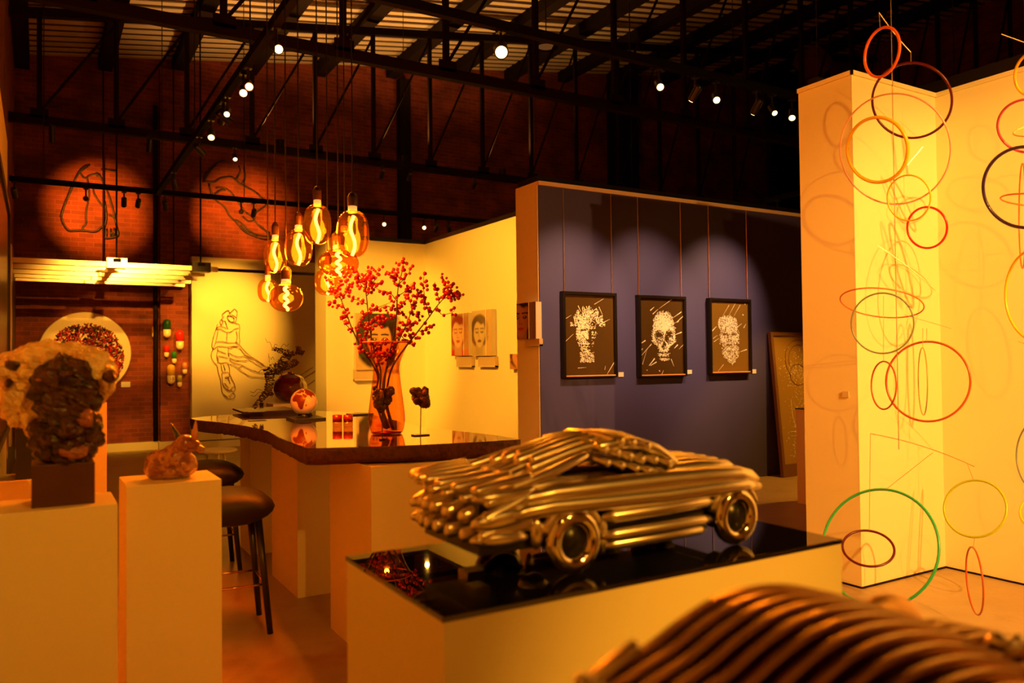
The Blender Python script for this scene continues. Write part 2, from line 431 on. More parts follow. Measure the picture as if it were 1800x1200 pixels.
# --- track over the navy wall (T1)
def t1(x, y): return PY(x, y, T1Y).x
B1 = 4.1-.035
spot((t1(880,40), T1Y, B1), (1.0, 1.2, .9), 'brightest lit spotlight, glowing against the roof sheets', watts=14, ang=60, rad=.055, col=WARM)
spot((t1(1158,112), T1Y, B1), (2.0, 1.0, .6), 'lit spotlight over the left third of the navy wall', watts=14, ang=60, col=WARM)
spot((t1(1222,125), T1Y, B1), (5.05, 7.16, 2.0), 'dark tilted spotlight between two lit ones over the navy wall', lit=True, watts=150, ang=46, blend=1.0, col=(1,.50,.17))
spot((t1(1258,133), T1Y, B1), (2.6, 2.0, .8), 'lit spotlight over the middle of the navy wall', watts=14, ang=60, col=WARM)
spot((t1(1330,150), T1Y, B1), (6.15, 7.16, 2.0), 'dark tilted spotlight over the third framed picture', lit=True, watts=150, ang=46, blend=1.0, col=(1,.50,.17))
spot((t1(1357,157), T1Y, B1), (4.2, 1.5, .2), 'small dimly lit spotlight beside the brick-side partition', watts=14, ang=50, rad=.03, col=WARM)
spot((t1(1392,166), T1Y, B1), (3.4, 3.0, .3), 'bright spotlight touching the edge of the tall partition', watts=14, ang=60, col=WARM)
spot((7.6, T1Y, B1), (7.25, 7.16, 2.0), 'spotlight on the navy wall track hidden by the partition', lit=True, watts=190, ang=46, blend=1.0, col=(1,.50,.17))
spot((8.7, T1Y, B1), (8.0, 6.5, .5), 'added spotlight on the navy wall track, unseen behind the partition', watts=150, ang=50)  # added lamp, brightens the floor and the leaning panel
spot((T5X, PZ(1380,350,TZ).y, B), (6.0, 6.0, 0), 'lone lit spotlight over the far end of the navy wall', watts=120, ang=60)
# --- track behind the camera
for x, aim, w, a, lab in ((3.6, (5.2,3.3,1.3), 260, 62, 'first'), (3.1, (5.66,2.1,1.2), 520, 58, 'second'), (2.6, (1.75,1.7,.55), 330, 23, 'third'), (.1, (4.7,3.6,1.8), 170, 34, 'fourth'), (1.0, (.15,3.4,1.35), 120, 38, 'fifth')):
    spot((x, -1.9, B), aim, lab+' spotlight of the track behind the viewpoint', watts=w, ang=a, size=.025, blend=1.0 if lab in ('third','fifth') else .5, col=(1,.43,.075) if x > 2 and x != 2.6 else SPOT)

# round pendant, then uplights added to brighten the roof
p = PY(960, 78, 9.3)
t = thing('round_pendant_lamp', 'round black pendant lamp with a pale disc under the roof', 'pendant lamp', p)
MB().tube([p+Vector((0,0,.05)), (p.x,p.y,roofz(p.x))], .008, 6).build('cord', black_s, t)
MB().lathe([(0,.08),(.03,.08),(.05,.03),(.16,-.02),(.17,-.05),(.15,-.05),(.12,-.03)], p, 28).build('shade', black_m, t, smooth=True)
MB().lathe([(.12,-.035),(0,-.035)], p, 28).build('diffuser', emissive('dim_diffuser', (1,.35,.08), .12), t)
for x, y in ((3.3, 12.66), (5.4, 12.66), (7.4, 12.66)):
    t = thing('uplight', 'added small black uplight clamped on the bottom chord of the far truss', 'uplight', (x, y, 4.96), 'added uplights on the far truss')
    MB().lathe([(0,0),(.05,0),(.06,.02),(.07,.12),(.062,.12),(.055,.09)], (x,y,4.96), 20).build('housing', black_s, t)
    MB().lathe([(.056,.095),(0,.095)], (x,y,4.96), 20).build('lens', lens_off, t)
    l = bpy.data.lights.new('roof_fill_beam', 'SPOT'); l.energy = 64*GAIN; l.color = (1,.42,.08); l.spot_size = radians(128); l.spot_blend = .5; l.shadow_soft_size = .06
    lo = bpy.data.objects.new('roof_fill_beam', l); COL.objects.link(lo)
    lo.matrix_world = Matrix.Translation((x,y,5.1)) @ Matrix.Rotation(pi, 4, 'X')
    lo.parent = t; lo.matrix_parent_inverse = t.matrix_world.inverted()

p = PY(1428, 108, 12.0)
tag(MB().box((-.28,-.3,-.17), (.28,.3,.17), Matrix.Translation(p) @ Matrix.Rotation(radians(25), 4, 'Y')).tube([p, (p.x, p.y, roofz(p.x))], .015, 6).build('air_vent_box', mat('rusty_box', (.16,.06,.025), .7)), 'tilted rusty box hanging under the roof above the tall partition', 'vent')

# ================================================================== PENDANT BULBS
amber = thin_glass('amber_glass', (.78,.44,.17), .02, .012, (1,.9,.75), haze=.0035, power=5, rim=.7)
fil = emissive('hot_filament', (1.0,.50,.14), 14)
CLEAR = mat('lamp_collar', (.9,.6,.25), .2, .6, emit=(1,.5,.1), estr=.8)
holder = mat('lamp_holder', (.025,.010,.008), .4)
def bulb(cx, ytop, ybot, w, d, label, wide=False):
    """glass from ytop to ybot, w wide in the frame, d metres deep along the view"""
    c = PD(cx, (ytop+ybot)/2, d); k = d/F
    hgt = (ybot-ytop)*k; R = w*k/2
    t = thing('pendant_bulb', label, 'pendant lamp', c, 'amber pendant bulbs over the bar')
    nk = R*.26
    prof = []
    N = 22
    ht = hgt/2
    for i in range(N+1):
        th = pi*i/N
        e = 0.72 if not wide else .85
        rr = R*abs(sin(th))**e; zz = -ht*(cos(th) if not wide else cos(th))
        if not wide: zz = -ht*(abs(cos(th))**.85)*(1 if cos(th) > 0 else -1)
        if i > N/2 and rr < nk: rr = nk
        prof.append((rr, zz))
    prof.append((nk*.95, ht+.02))
    MB().lathe(prof, c, 32).build('glass_globe', amber, t, smooth=True)
    MB().lathe([(nk*1.05,ht-.012),(nk*1.05,ht+.022),(nk*.8,ht+.03)], c, 20).build('collar', CLEAR, t, smooth=True)
    hh = .075
    MB().lathe([(0,ht+.025),(nk*1.1,ht+.025),(nk*1.2,ht+.05),(nk*1.2,ht+.025+hh*.7),(nk*.7,ht+.025+hh),(.008,ht+.03+hh)], c, 20).build('lamp_holder', holder, t, smooth=False)
    MB().tube([c+Vector((0,0,ht+.02+hh)), (c.x, c.y, roofz(c.x))], .004, 6).build('cord', black_s, t)
    pts = []
    for i in range(34):
        q = i/33; a = q*2*pi*(1.15 if not wide else 3)
        amp = R*(.13 if not wide else .10)
        pts.append(c + Vector((cos(a+.6)*amp, sin(a+.6)*amp, ht*.80 - q*hgt*(.86 if not wide else .84))))
    MB().tube(pts, .0095, 6).build('filament', fil, t, smooth=True)
    l = bpy.data.lights.new('bulb_glow', 'POINT'); l.energy = 12.5*GAIN; l.color = BULB; l.shadow_soft_size = .05
    lo = bpy.data.objects.new('bulb_glow', l); COL.objects.link(lo); lo.location = c
    lo.parent = t; lo.matrix_parent_inverse = t.matrix_world.inverted()
    return t
bulb(484, 420, 480, 40, 4.9, 'leftmost of the tall oval amber bulbs')
bulb(525, 403, 468, 47, 4.75, 'tall oval amber bulb second from the left, lower than its right neighbour')
bulb(558, 359, 430, 48, 4.6, 'highest hanging oval amber bulb of the cluster')
bulb(620, 370, 452, 57, 4.52, 'largest and brightest oval amber bulb, rightmost of the cluster')
bulb(595, 438, 487, 71, 4.85, 'wide flattened amber bulb hanging below the largest bulb', True)
bulb(576, 472, 519, 46, 5.05, 'small round amber bulb tucked against the red berries')
bulb(471, 490, 531, 35, 5.15, 'smallest round amber bulb, at the lower left of the cluster')
bulb(503, 498, 548, 59, 4.8, 'lowest wide flattened amber bulb of the cluster', True)
bulb(606, 404, 450, 52, 5.35, 'amber bulb mostly hidden behind the largest bulb')

# ================================================================== BAR
BZ = 1.1
near = [PZ(*q, BZ) for q in ((345,738),(372,740.5),(400,744),(430,748),(470,757),(490,768),(515,778.5),(541,788),(570,787),(600,786),(640,785),(680,784),(715,782.5),(750,781),(800,778.5),(850,776),(915,772))]
near = [(p.x, p.y) for p in near]
far_ = [(2.33, 4.1), (2.22, 4.8), (2.30, 5.6), (2.42, 6.56), (2.18, 7.07), (1.8, 7.2), (1.5, 7.15), (1.2, 7.0), (1.05, 6.84)]
stone = mat('petrified_wood', (.10,.022,.008), .05, ior=1.75, spec=.6, coat=1, var=[(.20,.05,.018),(.05,.012,.006),(.16,.03,.01)], vscale=6, detail=10)
edge_m = mat('rough_stone_edge', (.045,.010,.004), .45, var=[(.11,.024,.009),(.02,.006,.003)], vscale=16, bump=.8, bscale=45)
t = thing('bar_countertop', 'long glossy dark wood-grained slab counter with rough edge on white blocks', 'countertop', (1.6, 5.3, 1.02))
out = near + far_
def fine(poly, step=.03):
    r_ = []
    for i, a in enumerate(poly):
        b = poly[(i+1) % len(poly)]; n_ = max(1, int(sqrt((a[0]-b[0])**2+(a[1]-b[1])**2)/step))
        r_ += [(a[0]+(b[0]-a[0])*k/n_, a[1]+(b[1]-a[1])*k/n_) for k in range(n_)]
    return r_
fp = fine(out)
MB().prism(fp, BZ-.006, BZ).build('polished_top', stone, t)
cx_ = sum(p[0] for p in fp)/len(fp); cy_ = sum(p[1] for p in fp)/len(fp)
mb = MB(); n = len(fp); rows = []
for j, (zz, ins) in enumerate(((BZ-.004, .0), (BZ-.03, -.004), (BZ-.055, .004), (BZ-.085, .012))):
    row = []
    for k, (x, y) in enumerate(fp):
        d = Vector((cx_-x, cy_-y, 0)).normalized()
        q = ins + (noise.noise(Vector((x*14, y*14, zz*30)))*.010 if j else 0)
        row.append((x+d.x*q, y+d.y*q, zz + (rnd.uniform(-.006,.006) if j == 3 else 0)))
    rows.append(row); 
mb.v = [v for r_ in rows for v in r_]
mb.f = [(j*n+k, (j+1)*n+k, (j+1)*n+(k+1)%n, j*n+(k+1)%n) for j in range(3) for k in range(n)] + [tuple(3*n+k for k in range(n-1,-1,-1))]
mb.build('rough_edge', edge_m, t, smooth=True)
for nm, lab, a, b in (('bar_support', 'white block carrying the near end of the bar slab, behind the car plinth', (1.46,3.86,0), (2.18,4.53,1.006)),
                 ('bar_support', 'middle white block under the bar slab', (1.46,5.21,0), (2.1,5.88,1.006)),
                 ('bar_support', 'white block under the far end of the bar slab beside the back stool', (1.46,6.57,0), (2.1,6.93,1.006))):
    tag(MB().box(a, b).build(nm, white_plinth), lab, 'plinth', 'white blocks under the bar')

# ---------------- stools
leather = mat('dark_leather', (.012,.005,.004), .55, bump=.15, bscale=120)
def stool(x, y, rz, label):
    t = thing('bar_stool', label, 'bar stool', (x, y, 0), 'dark upholstered bar stools', rz)
    P = lambda mb, n, m, s=False, par=None: mb.build(n, m, par or t, smooth=s, loc=(0,0,0))
    # seat shell: lens-shaped section swept across the width (local +x is the front edge)
    mb = MB(); rows = []; ny = 14; sec = 20
    for i in range(ny+1):
        v = -1 + 2*i/ny; w = (1-abs(v)**3.2)**.5 if abs(v) < 1 else 0
        w = max(w, .02); row = []
        for k in range(sec):
            a = 2*pi*k/sec; ca, sa = cos(a), sin(a)
            px_ = .235*ca*(w*.35+.65); ex = .72 if ca < .25 else 1.15
            up_ = .10*(abs(sa)**ex)*(w*.6+.4); dn_ = .105*(abs(sa)**ex)*(w*.7+.3)
            row.append((px_, v*.245, .715 + (up_ if sa > 0 else -dn_)))
        rows.append(row)
    mb.v = [p for r_ in rows for p in r_]
    mb.f = [(i*sec+k, (i+1)*sec+k, (i+1)*sec+(k+1)%sec, i*sec+(k+1)%sec) for i in range(ny) for k in range(sec)] + [tuple(range(sec)), tuple(ny*sec+k for k in range(sec-1,-1,-1))]
    P(mb, 'seat', leather, True)
    for sx, sy in ((1,1),(1,-1),(-1,1),(-1,-1)):
        P(MB().tube([(sx*.13, sy*.15, .67), (sx*.19, sy*.19, .0)], [.022,.017], 10), 'leg', black_s, True)
    r = .007
    for a, b in (((.165,-.176,.28),(.165,.176,.28)), ((-.165,-.176,.28),(-.165,.176,.28)), ((-.165,-.176,.28),(.165,-.176,.28)), ((-.165,.176,.28),(.165,.176,.28))):
        P(MB().tube([a, b], r, 8), 'footrest_bar', copper, True)
    return t
stool(.962, 4.83, radians(-4), 'nearer dark upholstered bar stool with copper footrest, behind the fox plinth')
stool(1.10, 6.28, radians(-3), 'farther dark upholstered bar stool at the bar end, partly behind the near one')

# white round low table far back
c = PZ(381, 789, .48)
t = thing('round_side_table', 'small white round table beyond the bar stools near the mural wall', 'table', (c.x, c.y, 0))
MB().lathe([(0,.44),(.22,.44),(.24,.455),(.24,.47),(.22,.48),(0,.48)], (c.x,c.y,0), 32).build('tabletop', white_plinth, t)
for k in range(3):
    a = k*2*pi/3+.5
    MB().tube([(c.x+.1*cos(a), c.y+.1*sin(a), .45), (c.x+.19*cos(a), c.y+.19*sin(a), 0)], .014, 8).build('leg', white_plinth, t)

# ================================================================== PLINTHS
def plinth(label, a, b, name='display_plinth', m=None, bev=.003):
    return tag(MB().box(a, b).build(name, m or white_plinth, bevel=bev), label, 'plinth', 'white display plinths')
plinth('wide white plinth under the crystal stone sculpture, at the left edge', (-.225,3.16,0), (.243,3.47,1.05))
plinth('narrow white plinth under the small fox carving', (.305,3.565,0), (.674,3.90,1.05))
plinth('white plinth standing behind the crystal sculpture, in front of the brick wall', (.05,6.2,0), (PY(188,780,6.2).x,6.6,1.28))
plinth('low white plinth at the left wall, behind the crystal sculpture', (-.22,5.0,0), (.03,5.35,.928))
o = MB().box((-.105,5.05,.928), (.02,5.3,1.20)).build('black_block', black_s); tag(o, 'black cube standing on the low white plinth at the left wall', 'block')
plinth('large white plinth with black mirror top under the chrome car', (.811,1.681,0), (2.248,2.359,.938))
o = MB().box((.808,1.678,.938), (2.251,2.362,.952)).build('mirror_plate', mirror_black, bevel=.002); tag(o, 'black mirror plate reflecting the chrome car and berries', 'mirror plate')
c = PZ(1402, 884, 0)
plinth('white plinth half hidden behind the tall partition, by the leaning panel', (c.x, c.y-.5, 0), (c.x+.4, c.y, .99))
o = MB().box((c.x-.005, c.y-.505, .99), (c.x+.405, c.y+.005, 1.0)).build('dark_cap', black_s); tag(o, 'thin dark plate topping the plinth behind the partition', 'plate')

# ================================================================== CHROME CAR
def capsule(mb, pts, r, seg=12, flat=1.0, up=None, dome=1.0):
    """tube with domed ends"""
    pts = [Vector(p) for p in pts]; R0 = r if not isinstance(r, (list,tuple)) else None
    rs = [r]*len(pts) if R0 is not None else list(r)
    a = (pts[0]-pts[1]).normalized(); b = (pts[-1]-pts[-2]).normalized()
    P, Q = [], []
    for th in (80, 55, 30):
        P.append(pts[0]+a*rs[0]*dome*sin(radians(th))); Q.append(rs[0]*max(.02,cos(radians(th))))
    E1, E2 = [], []
    for th in (30, 55, 80):
        E1.append(pts[-1]+b*rs[-1]*dome*sin(radians(th))); E2.append(rs[-1]*max(.02,cos(radians(th))))
    return mb.tube(P+pts+E1, Q+rs+E2, seg, flat=flat, up=up)
CX, CY, CZ = .0, 2.025, .952           # car centre line y, base z
car = thing('car_sculpture', 'chrome sports car sculpture welded from pipe ends on the black mirror plinth', 'sculpture', (1.46, CY, CZ))
Wd = .228
for s in (-1, 1):                      # both flanks
    y = lambda o_: CY + s*(Wd-o_)
    sp = MB()
    # shoulder: long lens-shaped fender from tail to nose
    xs = [(1.10,1.176,.012),(1.14,1.183,.026),(1.22,1.189,.033),(1.4,1.190,.034),(1.6,1.190,.034),(1.8,1.187,.034),(1.93,1.183,.032),(1.99,1.172,.026),(2.025,1.16,.012)]
    sp.tube([(x, y(.035), z-.012) for x, z, _ in xs], [q for *_, q in xs], 16, flat=.9, up=(0,0,1))
    # second bar below it
    xs2 = [(1.05,1.126,.010),(1.12,1.140,.024),(1.2,1.145,.028),(1.4,1.140,.028),(1.6,1.136,.028),(1.8,1.138,.028),(1.95,1.137,.026),(2.02,1.128,.012)]
    sp.tube([(x, y(.020), z) for x, z, _ in xs2], [q for *_, q in xs2], 16, flat=.9, up=(0,0,1))
    sp.build('fender', chrome, car, smooth=True)
    d = MB()
    d.tube([(1.375,y(.016),1.098),(1.42,y(.014),1.097),(1.6,y(.012),1.099),(1.77,y(.014),1.102),(1.80,y(.016),1.103)], [.008,.019,.019,.018,.008], 12, up=(0,0,1))
    d.tube([(1.37,y(.014),1.046),(1.42,y(.010),1.045),(1.6,y(.008),1.046),(1.75,y(.010),1.048),(1.79,y(.014),1.048)], [.010,.019,.020,.019,.010], 12, up=(0,0,1))
    d.tube([(1.375,y(.03),1.012),(1.42,y(.02),1.015),(1.6,y(.018),1.016),(1.75,y(.02),1.018),(1.79,y(.03),1.018)], [.006,.016,.017,.016,.006], 12, up=(0,0,1))
    d.build('door_panel', chrome, car, smooth=True)
    MB().box((1.40, y(.030) - (.012 if s > 0 else 0), 1.062), (1.78, y(.030)+(.012 if s < 0 else 0), 1.083)).build('side_slot', black_s, car)
    for xw in (1.275, 1.905):          # wheels, arches
        wz = 1.043; R = .066; yw = y(.018)
        w = MB(); w.tube([(xw+R*cos(a), yw, wz+R*sin(a)) for a in [2*pi*k/36 for k in range(36)]], .0245, 14, closed=True)
        wo = w.build('wheel', chrome_b, car, smooth=True)
        b_ = MB(); M_ = Matrix.Rotation(pi/2, 3, 'X')
        b_.lathe([(.052,-.05),(.049,.0),(.046,.04),(.044,.05)], (xw, yw + (.045 if s < 0 else -.045), wz), 28, M_)
        b_.build('barrel', black_s, wo, smooth=True)  # black barrel and back paint in the darkness of the hollow wheel
        MB().lathe([(0,-.002),(.052,-.002),(.052,.002),(0,.002)], (xw, yw + (.06 if s < 0 else -.06), wz), 24, M_).build('wheel_back', black_s, wo)
        ar = MB(); aa = [pi*(.05+.9*k/14) for k in range(15)]
        ar.tube([(xw+.096*cos(a), y(.03), wz+.006+.096*sin(a)) for a in aa], [.006]+[.013]*13+[.006], 10, flat=1.8, up=(0,1,0))
        ar.build('wheel_arch', chrome, car, smooth=True)
    # spoon-shaped quarter panels
    MB().ball((1.055, y(.03), 1.128), (.095,.026,.030), 20, 10, M=Matrix.Rotation(radians(-6), 3, 'Y')).build('quarter_panel', chrome, car, smooth=True)
    MB().ball((1.05, y(.035), 1.074), (.090,.024,.024), 20, 10, M=Matrix.Rotation(radians(3), 3, 'Y')).build('quarter_panel', chrome, car, smooth=True)
    MB().ball((1.075, y(.045), 1.190), (.105,.035,.020), 20, 10, M=Matrix.Rotation(radians(-4), 3, 'Y')).build('quarter_panel', chrome, car, smooth=True)
    MB().ball((1.165, y(.035), 1.075), (.020,.018,.045), 14, 10).build('quarter_panel', chrome, car, smooth=True)
    MB().ball((1.385, y(.03), 1.045), (.018,.016,.055), 14, 10).build('quarter_panel', chrome, car, smooth=True)
# core, floor pan
mb = MB(); mb.prism([(1.0,CY-.17),(1.98,CY-.17),(1.98,CY+.17),(1.0,CY+.17)], 1.03, 1.165)
mb.build('inner_body', black_s, car)
# bonnet pipes
mb = MB()
for k in range(7):
    yy = CY - .15 + .3*k/6
    capsule(mb, [(1.70,yy,1.186+.012*cos((k-3)/3*1.2)),(1.80,yy,1.190+.012*cos((k-3)/3*1.2)),(1.92,yy,1.184+.012*cos((k-3)/3*1.2)),(1.99-.012*abs(k-3),yy,1.166),(2.02-.02*abs(k-3)*.6,yy,1.142)], .029, 12)
mb.build('bonnet', chrome, car, smooth=True)
# roof pipes: long arcs from windscreen to tail, staggered
prof_roof = [(1.745,1.212),(1.70,1.248),(1.65,1.281),(1.58,1.304),(1.50,1.312),(1.40,1.302),(1.32,1.286),(1.24,1.263),(1.16,1.240),(1.08,1.217),(1.02,1.202)]
def roof_z(x):
    for (a, za), (b, zb) in zip(prof_roof, prof_roof[1:]):
        if b <= x <= a: return za + (zb-za)*(a-x)/(a-b)
    return prof_roof[-1][1]
NP = 9
for k in range(NP):
    f_ = (k-(NP-1)/2)/((NP-1)/2); yy = CY + f_*.138; drop = .030*f_*f_ if abs(f_) < .9 else .017
    for seg_, (xa, xb, off) in enumerate(((1.715, 1.235-.03*(k%2), .0), (1.44, 1.24+.018*(k%3), -.012), (1.30, 1.10+.03*(k%2)+.05*abs(f_), -.020), (1.20, 1.02+.028*((k+1)%3)+.03*abs(f_), -.026))):
        if seg_ == 1: continue
        if abs(f_) > .9: xa = (1.715,0,1.25,1.18)[seg_]; xb = (1.42,0,xb,xb)[seg_]
        n = 9; pts = []
        for i in range(n):
            x = xa + (xb-xa)*i/(n-1); sp_ = 1 + .10*(1.6-x)
            pts.append((x, CY + f_*.138*sp_, roof_z(x) + off - drop))
        capsule(mb := MB(), pts, .0175, 12, dome=.7)
        mb.build('roof_pipe', chrome, car, smooth=True)
# windscreen: rows of cross pipes with cut ends showing in the window
for row in (((1094,777),(1115,779),(1141,785)), ((1066,791),(1088,797),(1110,803),(1131,808),(1154,809),(1178,813)), ((1070,815),(1096,820),(1121,825),(1143,829),(1164,832),(1185,836))):
    for (u_, v_) in row:
        p = PY(u_, v_, CY-.157); mb = MB()
        L_ = .30
        capsule(mb, [p, p+Vector((-.03, L_*.25, .018)), p+Vector((-.03, L_*.75, .018)), p+Vector((0,L_,0))], .0135, 12, dome=.35)
        mb.build('windscreen_pipe', chrome, car, smooth=True)
# window pillars and seats seen through the opening
for s in (-1, 1):
    mb = MB()
    capsule(mb, [(1.10, CY+s*.19, 1.205),(1.20,CY+s*.18,1.225),(1.30,CY+s*.165,1.252),(1.36,CY+s*.155,1.268)], [.012,.016,.016,.012], 10)
    mb.build('window_pillar', chrome, car, smooth=True); mb = MB()
    capsule(mb, [(1.16, CY+s*.195, 1.20),(1.24,CY+s*.19,1.207),(1.34,CY+s*.185,1.203)], [.010,.014,.008], 10)
    mb.build('sill_pipe', chrome, car, smooth=True)
mb = MB(); capsule(mb, [(1.22, CY-.02, 1.222), (1.42, CY-.02, 1.222)], .010, 10); capsule(mb, [(1.22, CY+.05, 1.208), (1.44, CY+.05, 1.208)], .010, 10); capsule(mb, [(1.26, CY-.06, 1.19), (1.43, CY-.06, 1.19)], .012, 10)
mb.build('seat_bar', chrome, car, smooth=True)
# tail: four rows of pipe ends
for (zr, xr, ln, rad_, cnt, nm, fl) in ((1.218, .93, .16, .0165, 7, 'spoiler_pipe', .7), (1.183, .965, .14, .0150, 6, 'tail_pipe', .85), (1.140, .955, .16, .0195, 7, 'bumper_pipe', 1.0), (1.092, .945, .15, .0140, 8, 'valance_pipe', 1.5)):
    for k in range(cnt):
        f_ = (k-(cnt-1)/2)/((cnt-1)/2); yy = CY + f_*.20
        xx = xr + .050*f_*f_
        mb = MB(); tilt = .012 if nm != 'bumper_pipe' else .045
        capsule(mb, [(xx, yy, zr-.010*abs(f_)), (xx+ln*.5, CY+f_*.195, zr+tilt*.4), (xx+ln, CY+f_*.19, zr+tilt)], rad_, 12, flat=fl, up=(0,0,1))
        mb.build(nm, chrome, car, smooth=True)
# running gear
mb = MB(); mb.tube([(1.275, CY-.19, 1.043), (1.275, CY+.19, 1.043)], .014, 12); mb.tube([(1.905, CY-.19, 1.043), (1.905, CY+.19, 1.043)], .014, 12)
mb.build('axle', chrome, car, smooth=True)
mb = MB(); mb.ball((1.275, CY, 1.04), (.05,.045,.045), 16, 10); mb.box((1.06, CY-.03, 1.0), (1.11, CY+.03, 1.05)); mb.box((1.10, CY+.09, .99), (1.16, CY+.15, 1.05))
mb.build('differential', chrome, car)
mb = MB()
for k in range(9):
    yy = CY - .15 + .3*k/8
    mb.ball((2.005-.012*abs(k-4)/4, yy, 1.095+.012*(k%2)), .02, 10, 6); mb.ball((1.99-.012*abs(k-4)/4, yy+.015, 1.06+.01*(k%2)), .017, 10, 6)
mb.build('grille', chrome, car, smooth=True)

# ================================================================== RIBBED BRONZE SCULPTURE (near, lower right)
rib = thing('ribbed_sculpture', 'curved bronze sculpture of parallel slats in the near lower right corner', 'sculpture', (.8, .55, 1.0))
sil = [(1010,1215),(1060,1183),(1105,1154),(1146,1127),(1200,1085),(1260,1049),(1330,1029),(1400,1028),(1470,1044),(1530,1068),(1575,1088)]
Y0 = .86
base = [PY(u_, v_, Y0) for u_, v_ in sil]
def slat(pts, y, dz, m, par, t=.0070, h=.060, dx=0):
    mb = MB(); n = len(pts); vs = []
    for p in pts:
        for k, (oy, oz) in enumerate(((-t,-h),(-t,-.006),(-t*.6,0),(t*.6,0),(t,-.006),(t,-h))):
            vs.append((p.x+dx, y+oy, p.z+dz+oz))
    fs = [(i*6+k, i*6+(k+1)%6, (i+1)*6+(k+1)%6, (i+1)*6+k) for i in range(n-1) for k in range(6)]
    fs += [tuple(range(5,-1,-1)), tuple((n-1)*6+k for k in range(6))]
    mb.add(vs, fs); return mb.build('slat', m, par, smooth=False)
def smooth_pts(pts, n=40):
    r_ = []
    for i in range(n):
        q = i/(n-1)*(len(pts)-1); k = min(int(q), len(pts)-2); u_ = q-k
        p0 = pts[max(k-1,0)]; p1 = pts[k]; p2 = pts[k+1]; p3 = pts[min(k+2,len(pts)-1)]
        r_.append(.5*((2*p1)+(p2-p0)*u_+(2*p0-5*p1+4*p2-p3)*u_*u_+(3*p1-p0-3*p2+p3)*u_**3))
    return r_
sb = smooth_pts(base)
for k in range(17):
    slat(sb, Y0-.026*k, -.0006*k*k-.0008*k, bronze, rib, dx=.010*k)
sil2 = [(1560,1098),(1600,1086),(1640,1082),(1690,1090),(1740,1104),(1790,1122),(1850,1150)]
sb2 = smooth_pts([PY(u_, v_, .78) for u_, v_ in sil2], 24)
for k in range(14):
    slat(sb2, .78-.026*k, -.0006*k*k-.0008*k-.004, bronze, rib, dx=.010*k)
mb = MB()
a, b = PY(1490,1075,.98), PY(1610,1078,.98)
c = (a+b)/2
mb.ball((c.x, .98, c.z-.05), ((b.x-a.x)*.55, .045, .085), 20, 12); mb.build('fender_bulge', bronze_r, rib, smooth=True)
mb = MB(); p = PY(1048,1192,.80); capsule(mb, [p, p+Vector((.05,-.01,.03))], .011, 10); p = PY(1022,1196,.78); capsule(mb, [p, p+Vector((.03,-.01,-.02))], .010, 10)
mb.build('tail_tip', chrome, rib, smooth=True)
mb = MB()
for (u_, v_) in ((1752,1128),(1772,1140),(1788,1132),(1770,1160)):
    p = PY(u_, v_, .66); mb.ball(p, .016, 10, 8)
mb.build('chrome_fitting', chrome, rib, smooth=True)
# solid body under the slats, standing on its plinth
mb = MB(); lo = [(p.x, p.z-.055) for p in sb[6:36]]
xs0, xs1 = lo[0][0], lo[-1][0]
pts = lo + [(xs1, .80), (xs0, .80)]
n = len(pts); mb.add([(x, Y0+.02, z) for x, z in pts] + [(x+.15, Y0-.42, z-.12 if i < len(lo) else z) for i, (x, z) in enumerate(pts)],
    [tuple(range(n-1,-1,-1)), tuple(range(n,2*n))] + [(i,(i+1)%n,n+(i+1)%n,n+i) for i in range(n)])
mb.build('core', black_s, rib)
tag(MB().box((.45,.30,0), (1.75,1.02,.80)).build('display_plinth', white_plinth), 'white plinth under the bronze slat sculpture, below the frame edge', 'plinth', 'white display plinths')

